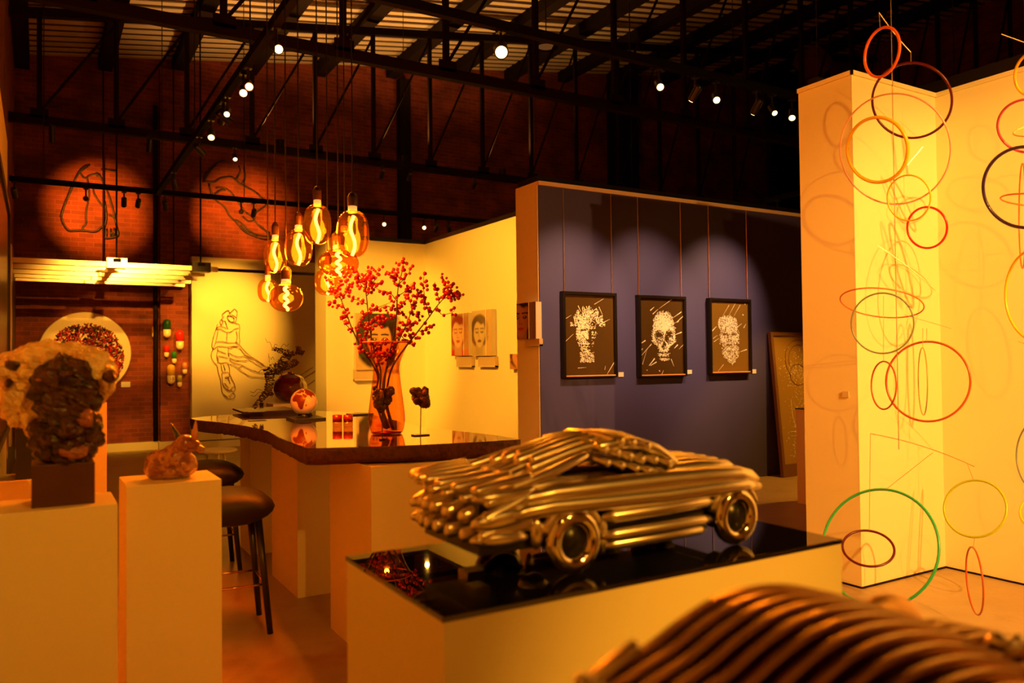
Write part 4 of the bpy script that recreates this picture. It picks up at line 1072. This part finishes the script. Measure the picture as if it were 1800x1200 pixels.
def wallcap(label, cx, cy, w, h, ctop, cbot, text=None):
    p = PY(cx, cy, 15.33); k = (p-EYE).dot(fwd)/F; hh = h*k/2; r = w*k/2
    yw = 15.42 if p.x > pier0 else 15.6
    c = Vector((p.x, yw-r-.03, p.z))
    t = thing('wall_capsule', label, 'capsule', (p.x, yw, p.z), 'giant capsules on the brick pier')
    def half(s, rr, z0):
        pr = [(0, s*hh)]
        for th in (75,60,45,30,15,0): pr.append((rr*cos(radians(th)), s*(hh-rr+rr*sin(radians(th)))))
        pr.append((rr, z0)); 
        if s > 0: pr.reverse()
        return MB().lathe(pr, c, 24)
    half(1, r, -.01*s if False else -.02).build('upper_shell', mat('cap_'+ctop[0], ctop[1], .2, coat=.6), t, smooth=True)
    half(-1, r*.95, 0).build('lower_shell', mat('cap_'+cbot[0], cbot[1], .2, coat=.6), t, smooth=True)
    MB().box((p.x-.012, c.y, p.z-.012), (p.x+.012, yw, p.z+.012)).build('peg', steel_d, t)
    if text:
        cu = bpy.data.curves.new('imprint', 'FONT'); cu.body = text; cu.size = r*1.0; cu.align_x = 'CENTER'; cu.align_y = 'CENTER'; cu.extrude = .002
        tmp = bpy.data.objects.new('imprint_curve', cu); COL.objects.link(tmp)
        me = bpy.data.meshes.new_from_object(tmp.evaluated_get(bpy.context.evaluated_depsgraph_get()))
        bpy.data.objects.remove(tmp)
        o = bpy.data.objects.new('imprint', me); COL.objects.link(o); me.materials.clear(); me.materials.append(frame_m)
        o.matrix_world = Matrix.Translation((c.x+r*.1, c.y-r*.95-.002, c.z-hh*.45)) @ Matrix.Rotation(pi/2, 4, 'X')
        o.parent = t; o.matrix_parent_inverse = t.matrix_world.inverted()
crm = ('cream', (.80,.66,.40)); 
wallcap('small all cream capsule at the upper left of the pier group', 273.5, 582.5, 8, 21, ('ochre', (.75,.42,.10)), crm)
wallcap('large capsule with a dark green top and cream bottom', 293.5, 577, 13.5, 33, ('green', (.012,.085,.025)), crm)
wallcap('large capsule with a bright red top beside the pale wall', 316, 597.5, 13.5, 35, ('red', (.75,.02,.012)), crm)
wallcap('small capsule with a red top below the dark green one', 293, 617, 8.5, 22, ('red', (.75,.02,.012)), crm)
wallcap('small capsule with a leaf green top in the middle of the group', 306.5, 628, 8.5, 22, ('leaf', (.02,.19,.03)), crm)
wallcap('largest yellow capsule with dark imprint on its lower half', 300.5, 657.5, 13.5, 35, ('yellow', (.85,.48,.05)), crm, '15')
wallcap('small orange and cream capsule close to the pale wall', 325, 647, 8.5, 21, ('pinkish', (.62,.24,.10)), crm)
wallcap('small capsule with an olive top, lowest of the group', 316, 669.5, 8.5, 22, ('olive', (.38,.36,.08)), crm)

# ================================================================== OVERHEAD RACK
t = thing('overhead_rack', 'overhead rack of five long aluminium rails above the round disc', 'rack', (1.0, 14, 2.95))
RZ = 2.95
ys = [12.55, 13.3, 14.0, 14.65, 15.3]
for i, y in enumerate(ys):
    MB().box((XL+.02, y-.05, RZ-.035), (2.2+(.06 if i else .12), y+.05, RZ+.035)).build('rail', alu, t)
MB().box((2.25, 12.52, RZ-.02), (3.80, 12.58, RZ+.02)).build('extension_rail', steel_d, t)
for x in (.95, 2.08):
    MB().box((x-.05, 12.45, RZ+.035), (x+.05, 15.45, RZ+.085)).build('cross_bracket', steel_d, t)
    MB().box((x-.13, 12.46, RZ-.05), (x+.13, 12.64, RZ+.09)).build('end_clamp', alu if x < 1 else black_s, t)
    MB().tube([(x, 12.55, RZ+.08), (x, 12.55, roofz(x))], .012, 6).build('hanger_rod', steel_d, t)
    MB().tube([(x, 15.3, RZ+.08), (x, 15.3, roofz(x))], .012, 6).build('hanger_rod', steel_d, t)

# ================================================================== LEFT WALL PIECES
t = thing('wall_frame', 'tall black frame mounted on the white wall at the extreme left', 'picture', (-.225, 7.2, 1.9))
MB().box((-.235, 4.4, 1.0), (-.205, 4.46, 2.86)).box((-.235, 7.84, 1.0), (-.205, 7.9, 2.86)).box((-.235, 4.4, 2.80), (-.205, 7.9, 2.86)).box((-.235, 4.4, 1.0), (-.205, 7.9, 1.06)).build('frame', frame_m, t)
MB().box((-.235, 4.46, 1.06), (-.222, 7.84, 2.80)).build('dark_panel', mat('dark_print', (.04,.02,.012), .2), t)
for k, (y0, y1) in enumerate(((9.0, 9.25), (10.4, 10.7), (12.0, 12.4))):
    tag(MB().box((XL+.032, y0, .5), (XL+.06, y1, 3.1)).build('metal_strip', alu if k != 1 else copper), ('nearest', 'middle', 'farthest')[k]+' upright metal strip on the dark shutter at the left', 'strip', 'metal strips on the shutter')

# ================================================================== OBJECTS ON THE BAR
# wire runner on a long tray
tr = [PZ(q[0], q[1], BZ) for q in ((409,724),(428,731),(526,727))]
ax = (tr[2]-tr[1]); fr = tr[0]-tr[1]
t = thing('runner_tray', 'long dark wooden tray carrying the wire runner', 'tray', tr[1])
def tray(mb, z0, z1, o0, o1):
    a = tr[1] + ax.normalized()*o0; pts = [a, a+ax*(1-o1), a+ax*(1-o1)+fr, a+fr]
    return mb.prism([(p.x, p.y) for p in pts], z0, z1)
tray(MB(), BZ+.018, BZ+.034, 0, 0).build('board', mat('dark_wood', (.03,.010,.006), .3), t)
tray(MB(), BZ, BZ+.018, .05, .12).build('foot_rail', black_s, t)
runner = thing('wire_runner', 'sculpture of a running figure made of tangled dark wire', 'sculpture', PZ(460,724,BZ+.035))
rd = (PZ(465,724,BZ+.035)-EYE).dot(fwd)
sk = lambda X, Y: PD(380+X/7.06, 590+Y/7.06, rd)
bones = [((470,890),(545,800),.018,.024),((565,900),(560,840),.014,.018),((545,800),(640,690),.026,.034),((640,690),(670,560),.034,.040),((700,740),(650,690),.022,.026),
         ((670,560),(660,470),.040,.048),((660,470),(620,400),.044,.030),((690,420),(800,400),.050,.055),((800,400),(840,320),.055,.050),((840,320),(900,220),.045,.038),((900,220),(720,160),.032,.018),
         ((850,380),(960,340),.042,.034),((960,340),(1010,310),.034,.026),((900,230),(980,210),.026,.022),((980,180),(1060,180),.036,.034),((1060,180),(1050,250),.030,.014),((760,420),(830,460),.045,.03)]
rw = random.Random(4); mb = MB(); cm = rd/F/7.06
for (a, b, r0, r1) in bones:
    A, B_ = sk(*a), sk(*b); L_ = (B_-A).length; n = int(26 + L_*190)
    for k in range(n):
        pts = []; s0 = rw.random(); a0 = rw.uniform(0, 2*pi); e1 = RIGHT; e2 = fwd; e3 = UP
        ds = rw.uniform(-.35,.35); da = rw.uniform(-3.5,3.5)
        for i in range(7):
            s = s0 + ds*i/6; ang = a0 + da*i/6; r = (r0+(r1-r0)*max(0,min(1,s)))*(.80+.18*sin(i*1.7+k))
            ax_ = (B_-A).normalized(); u1 = ax_.cross(fwd).normalized(); u2 = ax_.cross(u1)
            pts.append(A.lerp(B_, max(-.12,min(1.12,s))) + u1*(cos(ang)*r) + u2*(sin(ang)*r))
        mb.tube(pts, .0021, 4)
for (a, b) in (((700,160),(610,30)),((640,460),(470,430)),((660,330),(650,220)),((580,690),(420,690)),((600,720),(430,740)),((800,150),(900,100)),((720,300),(670,270)),((760,120),(690,150))):
    A, B_ = sk(*a), sk(*b); mb.tube(smooth_pts([A, A.lerp(B_,.4)+UP*.02, A.lerp(B_,.7)-UP*.01, B_], 12), .0016, 4)
mb.build('tangled_wire', mat('runner_wire', (.03,.010,.008), .35, .3), runner)
p0 = sk(510,900); MB().box((p0.x-.07, p0.y-.03, BZ+.034), (p0.x+.07, p0.y+.05, BZ+.038)).build('base_plate', black_s, runner)

# globe
g0 = PZ(540,735,BZ); gd = (g0-EYE).dot(fwd); gc = PD(534, 706, gd); gr = 23*gd/F
t = thing('globe', 'pale glowing globe with copper continents on a black tray', 'globe', g0)
gm = mat('globe_shell', (.86,.80,.52), .12, emit=(1,.42,.08), estr=.06)
MB().ball(gc, gr, 40, 24).build('sphere', gm, t, smooth=True)
land = {'africa': [(-17,15),(-12,28),(-6,35),(10,37),(20,32),(32,31),(37,22),(43,12),(51,12),(45,2),(40,-8),(36,-18),(33,-27),(27,-34),(18,-34),(13,-22),(12,-10),(9,0),(5,5),(-8,5),(-14,9)],
        'europe': [(-9,37),(-9,43),(-1,44),(-4,48),(4,52),(10,55),(12,64),(20,70),(30,70),(42,66),(50,60),(55,50),(48,42),(40,42),(35,46),(28,41),(23,37),(19,42),(14,38),(12,44),(4,43)],
        'arabia': [(35,30),(42,37),(50,30),(56,26),(59,21),(52,15),(44,12),(40,20)], 'asia': [(58,50),(52,38),(60,25),(68,24),(73,17),(78,8),(81,16),(90,22),(98,16),(104,10),(108,20),(120,30),(122,40),(135,50),(130,62),(100,72),(70,70),(58,62)],
        'madagascar': [(44,-16),(49,-13),(50,-17),(46,-25),(43,-22)]}
lon0 = 24; rot = Matrix.Rotation(radians(-8), 3, fwd)
def gp(lon, lat, rr):
    lo, la = radians(lon-lon0), radians(lat+4)
    v = RIGHT*(cos(la)*sin(lo)) + UP*sin(la) - fwd*(cos(la)*cos(lo))
    return gc + (rot @ v)*rr
def inside(x, y, poly):
    c = False; j = len(poly)-1
    for i in range(len(poly)):
        if (poly[i][1] > y) != (poly[j][1] > y) and x < (poly[j][0]-poly[i][0])*(y-poly[i][1])/(poly[j][1]-poly[i][1])+poly[i][0]: c = not c
        j = i
    return c
mb = MB(); st = 2
for lon in range(-20, 140, st):
    for lat in range(-40, 76, st):
        if any(inside(lon+st/2, lat+st/2, q) for q in land.values()):
            mb.add([gp(lon,lat,gr*1.006), gp(lon+st,lat,gr*1.006), gp(lon+st,lat+st,gr*1.006), gp(lon,lat+st,gr*1.006)], [(0,1,2,3)])
mb.build('continents', mat('copper_land', (.20,.04,.010), .4), t)
q = [PZ(*u, BZ) for u in ((503,736),(518,741),(573,737))]
pts = [q[1], q[2], q[2]+(q[0]-q[1])*1.2, q[0]]
MB().prism([(p.x,p.y) for p in pts], BZ, BZ+.014).build('tray', black_s, t)
MB().tube([(gc.x+.05, gc.y-.02, BZ+.012), (gc.x+.03, gc.y-.01, gc.z-gr*.75)], .016, 4).build('strut', black_s, t)
MB().lathe([(.05,0),(.045,.012),(.05,.02)], (gc.x, gc.y, gc.z-gr-.006), 20).build('cradle', black_s, t)

# red tumblers
for u, lab in ((593, 'left one of two small red glass tumblers on the bar'), (612, 'right one of two small red glass tumblers, nearer the vase')):
    p = PZ(u, 750, BZ); k = (p-EYE).dot(fwd)/F; r = 8.3*k; h = 21*k
    t = thing('glass_tumbler', lab, 'tumbler', p, 'red tumblers on the bar')
    MB().lathe([(r*.9,0),(r,.004),(r,h*.42)], p, 24).build('clear_foot', thin_glass('tumbler_clear', (.75,.45,.28), .03, .06), t, smooth=True)
    MB().lathe([(r,h*.42),(r*1.0,h),(r*.92,h),(r*.9,h*.46),(0,h*.44)], p, 24).build('red_cup', mat('red_glass', (.28,.010,.006), .08, coat=1), t, smooth=True)
p = PZ(634, 729, BZ)
tag(MB().box((p.x-.09,p.y-.04,BZ), (p.x+.10,p.y+.10,BZ+.010)).build('small_tray', black_s), 'thin dark tray lying on the bar behind the vase', 'tray')

# vase
v0 = PZ(680, 762, BZ); vd = (v0-EYE).dot(fwd); k = vd/F
vz = lambda y_: BZ + (762-y_)*k
vase_m = thin_glass('amber_red_glass', (.95,.56,.20), .02, .05)
prof = [(24,762),(27,760),(30,752),(32.5,738),(31.5,722),(28,695),(24.5,668),(22.5,648),(24,638),(30,622),(36,610),(41.5,601)]
t = thing('glass_vase', 'large amber red glass vase with flared rim on the bar', 'vase', v0)
vo = MB().lathe([(r*k, vz(y_)-BZ) for r, y_ in prof], v0, 40).build('vase_body', vase_m, t, smooth=True)
MB().lathe([(0,.004),(24*k,.004),(26*k,.012),(0,.02)], v0, 32).build('thick_base', mat('red_glass_base', (.16,.010,.004), .06, coat=1), t, smooth=True)
MB().tube([(v0.x+41.5*k*cos(2*pi*i/40), v0.y+41.5*k*sin(2*pi*i/40), vz(601)) for i in range(40)], .004, 8, closed=True).build('rim', mat('vase_rim', (.7,.22,.06), .05, coat=1), t, smooth=True)

# berry branches
bark = mat('bark', (.045,.012,.008), .7)
berry_m = mat('berry_red', (.42,.004,.14), .25, coat=.3)
me_b = MB().ball((0,0,0), .0108, 10, 7)
def branch(label, stem, sprays, seed):
    rb = random.Random(seed)
    t = thing('berry_branch', label, 'branch', (v0.x, v0.y, BZ+.02), 'red berry branches in the vase')
    dp = lambda x, y, o=0: PD(x, y, vd+o)
    sp = []; 
    for i, q in enumerate(stem): sp.append(dp(q[0], q[1], q[2] if len(q) > 2 else 0))
    pts = smooth_pts(sp, len(sp)*5); n = len(pts)
    mb = MB(); mb.tube(pts, [.0075-.0048*i/(n-1) for i in range(n)], 7)
    spots = []
    for s_ in sprays:
        a = [dp(q[0], q[1], rb.uniform(-.05,.05)) for q in s_]
        ps = smooth_pts(a, max(6, len(a)*5)); m_ = len(ps)
        mb.tube(ps, [.0032-.0018*i/(m_-1) for i in range(m_)], 5)
        for i in range(2, m_): spots.append((ps[i], 1))
    mb.build('stem', bark, t, smooth=True)
    rb.shuffle(spots)
    cnt = 0; first = None
    while cnt < 98 and spots:
        for p, w in spots:
            if cnt >= 98: break
            o_ = Vector((rb.gauss(0,.012), rb.gauss(0,.012), rb.gauss(0,.012)))
            if o_.length < .008: o_ = o_.normalized()*.011
            if first is None:
                first = me_b.build('berry', berry_m, t, smooth=True, loc=p+o_-Vector((v0.x, v0.y, BZ+.02))); ob = first
            else:
                ob = first.copy(); COL.objects.link(ob); ob.parent = t; ob.location = p+o_-Vector((v0.x, v0.y, BZ+.02))
            s_ = rb.uniform(.8,1.2); ob.scale = (s_,s_,s_); cnt += 1
    return t
branch('leftmost berry branch, reaching toward the small round bulb', [(676,752),(660,700),(664,660),(640,618),(622,585),(608,548),(598,522)],
  [[(598,522),(592,505),(604,490)],[(600,528),(612,510),(618,500)],[(598,522),(580,500),(572,480)],[(604,540),(588,533),(574,530)],[(612,560),(606,552),(612,545)],[(622,585),(608,570),(600,560)],[(628,592),(630,570),(640,552)],[(598,524),(586,512),(578,508)],[(604,520),(610,500),(608,480)]], 1)
branch('berry branch left of centre, rising through the wide bulb', [(684,752),(668,700),(669,650),(655,605),(648,560),(645,528),(642,505)],
  [[(642,505),(636,490),(626,478),(612,470)],[(643,510),(646,490),(650,470)],[(644,515),(654,498),(664,485),(666,468)],[(642,508),(634,500),(628,488)],[(644,520),(660,505),(672,492)],[(646,535),(630,528),(612,522)],[(648,545),(665,540),(690,530)],[(648,500),(650,485),(642,475)],[(640,500),(622,485),(600,478)]], 2)
branch('tallest berry branch, pointing straight up from the vase', [(690,752),(676,700),(678,655),(688,610),(696,565),(698,530),(700,505),(705,485)],
  [[(705,485),(708,470),(710,458)],[(700,505),(692,492),(682,480)],[(702,498),(714,486),(724,468)],[(699,520),(712,512),(724,498)],[(698,530),(686,515),(668,510),(652,500)],[(697,545),(680,538),(662,545),(648,552)],[(698,540),(712,530),(720,512),(728,506)],[(696,560),(684,555),(672,560)],[(704,490),(696,482),(690,470)]], 3)
branch('berry branch leaning far to the right over the side wall pictures', [(692,754),(680,705),(686,655),(704,622),(735,582),(752,560),(768,538),(782,522)],
  [[(782,522),(792,508),(800,498)],[(780,525),(796,520),(812,522)],[(778,527),(786,512),(780,498),(779,485)],[(772,532),(768,512),(764,495)],[(784,522),(800,525),(808,515)],[(768,538),(776,552),(792,550),(800,545)],[(755,556),(748,530),(744,500),(746,480)],[(760,548),(750,538),(742,518),(736,508)],[(784,520),(788,505),(792,500)],[(735,582),(752,580),(760,570)]], 4)
branch('shorter berry branch filling the middle between the tall ones', [(680,754),(672,705),(676,660),(692,618),(712,575),(724,545)],
  [[(724,545),(732,530),(740,512)],[(720,552),(732,552),(746,556)],[(712,575),(726,568),(738,565)],[(706,590),(716,602),(730,608)],[(700,600),(702,582),(706,570)],[(724,545),(722,530),(728,518)],[(716,560),(706,548),(698,538)],[(712,575),(722,590),(736,592)],[(706,585),(716,575),(724,572)]], 5)
branch('low berry branch drooping over the vase rim in front of the dark portrait', [(678,753),(668,705),(668,665),(656,630),(652,600),(654,575)],
  [[(654,575),(644,570),(632,572)],[(654,578),(664,570),(676,568)],[(653,590),(640,592),(630,600)],[(652,600),(664,606),(680,600)],[(655,625),(640,620),(634,605)],[(656,630),(668,622),(684,618)],[(654,580),(660,560),(670,555)],[(660,640),(674,630),(690,612)],[(656,620),(664,612),(672,618)]], 6)

# stones on rods
def blob(lobes, M0=None, seed=0, amp=.18, fr=9, seg=28, rings=18):
    mb = MB()
    for j, (c, r) in enumerate(lobes):
        c = Vector(c)
        def fn(d, c=c, r=r):
            p = Vector((d.x*r[0], d.y*r[1], d.z*r[2]))+c
            return 1 + amp*noise.fractal(p*fr+Vector((seed,j,0)), .8, 2.1, 4)
        mb.ball(c, r, seg, rings, fn)
    return mb
rockdark = mat('dark_stone', (.030,.010,.007), .30, var=[(.10,.030,.014),(.015,.006,.005),(.16,.07,.03)], vscale=26, bump=.5, bscale=70)
rockrust = mat('rust_stone', (.20,.07,.03), .4, var=[(.32,.11,.05),(.12,.04,.02)], vscale=22, bump=.4, bscale=60)
def rodstone(label, cx, cy, lobes, basep, rodx, bw, seed, highlight):
    d = (PZ(*basep, BZ)-EYE).dot(fwd); k = d/F; b0 = PZ(*basep, BZ)
    t = thing('stone_on_stand', label, 'stone sculpture', b0, 'dark stones on thin rods')
    L = []
    for (x, y, rx, ry, dd) in lobes:
        c = PD(x, y, d+dd); L.append((c, (rx*k, max(rx,ry)*k*.8, ry*k)))
    o = blob(L, seed=seed, amp=.45, fr=20, seg=26, rings=18).build('stone', rockdark, t, smooth=False)
    if highlight:
        x, y, rx, ry = highlight
        blob([(PD(x, y, d-.025), (rx*k, rx*k, ry*k))], seed=seed+3, amp=.4, fr=30, seg=14, rings=9).build('rusty_facet', rockrust, o)
    MB().tube([(b0.x, b0.y, BZ+.004), PD(rodx, cy+10, d)], .0032, 6).build('rod', mat('thin_rod', (.10,.05,.03), .35, .6), t)
    MB().box((b0.x-bw*k, b0.y-bw*k*.6, BZ), (b0.x+bw*k, b0.y+bw*k*.6, BZ+.007)).build('base', black_s, t)
rodstone('dark stone on a thin rod standing right of the vase', 738, 698, [(730,690,11,10,0),(739,697,13,13,.01),(746,704,10,14,0),(746,690,8,10,.01),(735,702,9,9,-.01)], (739,765), 740, 14, 9, (746,690,4,5))
rodstone('dark stone on a thin rod standing in front of the vase', 672, 700, [(668,697,12,14,0),(668,711,10,14,0),(684,688,9,10,0),(677,701,11,12,.01),(660,684,5,6,0)], (672,773), 672, 5, 14, (671,692,4,6))

# ================================================================== THINGS BEYOND THE BAR
p = PY(510,684,10.6); k = (p-EYE).dot(fwd)/F
c0 = PY(497,708,10.6)
plinth('white plinth beyond the bar carrying the dark red ribbed vase', (c0.x-.17,10.42,0), (c0.x+.25,10.80,c0.z))
R_ = 28*k
t = thing('ribbed_vase', 'round dark red ribbed glossy vase behind the wire runner', 'vase', (p.x, 10.6, c0.z))
mb = MB(); rows = []; sg = 72
for i in range(19):
    th = pi*(.04+.93*i/18); r = R_*sin(th)**.9; zz = R_*.93*cos(th)
    rows.append([(p.x+r*cos(2*pi*j/sg)*(1+.035*abs(sin(9*2*pi*j/sg/2*1))), 10.6+r*sin(2*pi*j/sg)*(1+.035*abs(sin(9*2*pi*j/sg/2))), c0.z+R_*.925+zz) for j in range(sg)])
mb.v = [q for r in rows for q in r]; mb.f = [(i*sg+j, (i+1)*sg+j, (i+1)*sg+(j+1)%sg, i*sg+(j+1)%sg) for i in range(18) for j in range(sg)] + [tuple(18*sg+j for j in range(sg))]
mb.build('vase_body', mat('dark_red_glaze', (.10,.006,.006), .06, coat=1), t, smooth=True)
MB().lathe([(R_*.16,-.02),(R_*.15,.02),(R_*.12,.02)], (p.x,10.6,c0.z+R_*1.84), 20).build('neck', mat('dark_red_glaze', (.1,.006,.006), .06), t)

# ================================================================== STONE SCULPTURES AT THE LEFT
crystal = mat('crystal_crust', (.75,.55,.22), .25, var=[(.88,.72,.36),(.60,.38,.14),(.90,.80,.50)], vscale=14, bump=.9, bscale=55, coat=.3)
dark2 = mat('dark_matrix', (.020,.008,.005), .35, var=[(.070,.022,.010),(.010,.005,.004),(.14,.055,.02)], vscale=13, bump=.6, bscale=40)
t = thing('crystal_sculpture', 'large stone of pale crystals around a dark core on a wooden block', 'stone sculpture', PY(110,815,3.33))
ys_ = 3.33; d0 = (PY(110,700,ys_)-EYE).dot(fwd); k = d0/F
LB = lambda L: [(PD(x, y, d0+dd), (rx*k, rd_, ry*k)) for (x, y, rx, ry, dd, rd_) in L]
blob(LB([(95,648,88,46,.02,.13),(38,690,36,62,.0,.11),(62,728,26,36,-.02,.08),(158,650,40,42,.0,.10),(182,672,20,26,0,.07),(170,694,18,18,0,.06)]), seed=2, amp=.20, fr=22, seg=44, rings=30).build('crystal_crust', crystal, t)
blob(LB([(112,672,52,44,-.10,.09),(122,715,46,50,-.09,.10),(118,765,52,46,-.04,.10),(128,795,34,26,-.02,.09),(160,742,20,28,-.05,.06),(150,780,20,20,-.04,.05)]), seed=5, amp=.30, fr=16, seg=40, rings=28).build('dark_core', dark2, t)
for x, y, r1, r2 in ((26,640,14,12),(14,674,6,8),(194,662,13,12)):
    blob(LB([(x, y, r1, r2, -.10, .03)]), seed=x, amp=.3, fr=30, seg=16, rings=10).build('dark_spot', dark2, t)
for q in ((148,734,14,16,-.13,.03),(130,792,22,12,-.10,.03),(96,664,26,8,-.16,.02)):
    blob(LB([q]), seed=8, amp=.4, fr=24, seg=18, rings=12).build('brown_ridge', rockrust, t)
a, b = PY(55,889,3.22), PY(167,884,3.22); top = PY(110,815,3.22).z
tag(MB().box((a.x,3.22,1.05),(b.x,3.42,top)).build('wooden_block', mat('red_wood', (.075,.016,.008), .45, var=[(.055,.011,.006)], vscale=8), bevel=.003), 'dark red wooden block under the crystal stone', 'block')

fox = thing('fox_carving', 'reddish agate carving of a crouching fox with raised ears', 'carving', PY(305,842,3.72))
yf = 3.72; d1 = (PY(305,800,yf)-EYE).dot(fwd); k = d1/F
LF = lambda L: [(PD(x, y, d1+dd), (rx*k, rd_, ry*k)) for (x, y, rx, ry, dd, rd_) in L]
agate = mat('agate', (.34,.13,.05), .22, var=[(.20,.06,.025),(.50,.24,.10),(.14,.05,.03)], vscale=18, coat=.5, bump=.2, bscale=40)
mb = blob(LF([(299,826,42,17,0,.085),(282,812,24,20,0,.07),(302,806,24,24,0,.065),(316,792,17,22,0,.05),(326,778,15,16,-.01,.045),(340,782,13,10,-.02,.035),(352,789,8,6,-.03,.022),(325,815,22,20,.0,.06)]), seed=11, amp=.16, fr=18, seg=28, rings=20)
o = mb.build('body', agate, fox, smooth=True)
rm = o.modifiers.new('fuse', 'REMESH'); rm.mode = 'VOXEL'; rm.voxel_size = .006; rm.use_smooth_shade = True
def ear(pts, dz, m):
    b3 = [PD(x, y, d1+dz) for x, y in pts]; tip = b3[-1]
    c = sum((q for q in b3[:-1]), Vector())/(len(b3)-1)
    mb = MB(); r0 = (b3[0]-b3[1]).length/2
    mb.tube([c, c.lerp(tip,.4), c.lerp(tip,.8), tip], [r0, r0*.8, r0*.38, .002], 12, flat=.6, up=RIGHT)
    return mb.build('ear', m, fox, smooth=True)
ear([(308,772),(324,776),(300,742)], .01, mat('green_agate', (.05,.05,.025), .25, coat=.5))
ear([(332,774),(350,774),(344,738)], -.01, mat('orange_agate', (.55,.20,.07), .25, coat=.5))
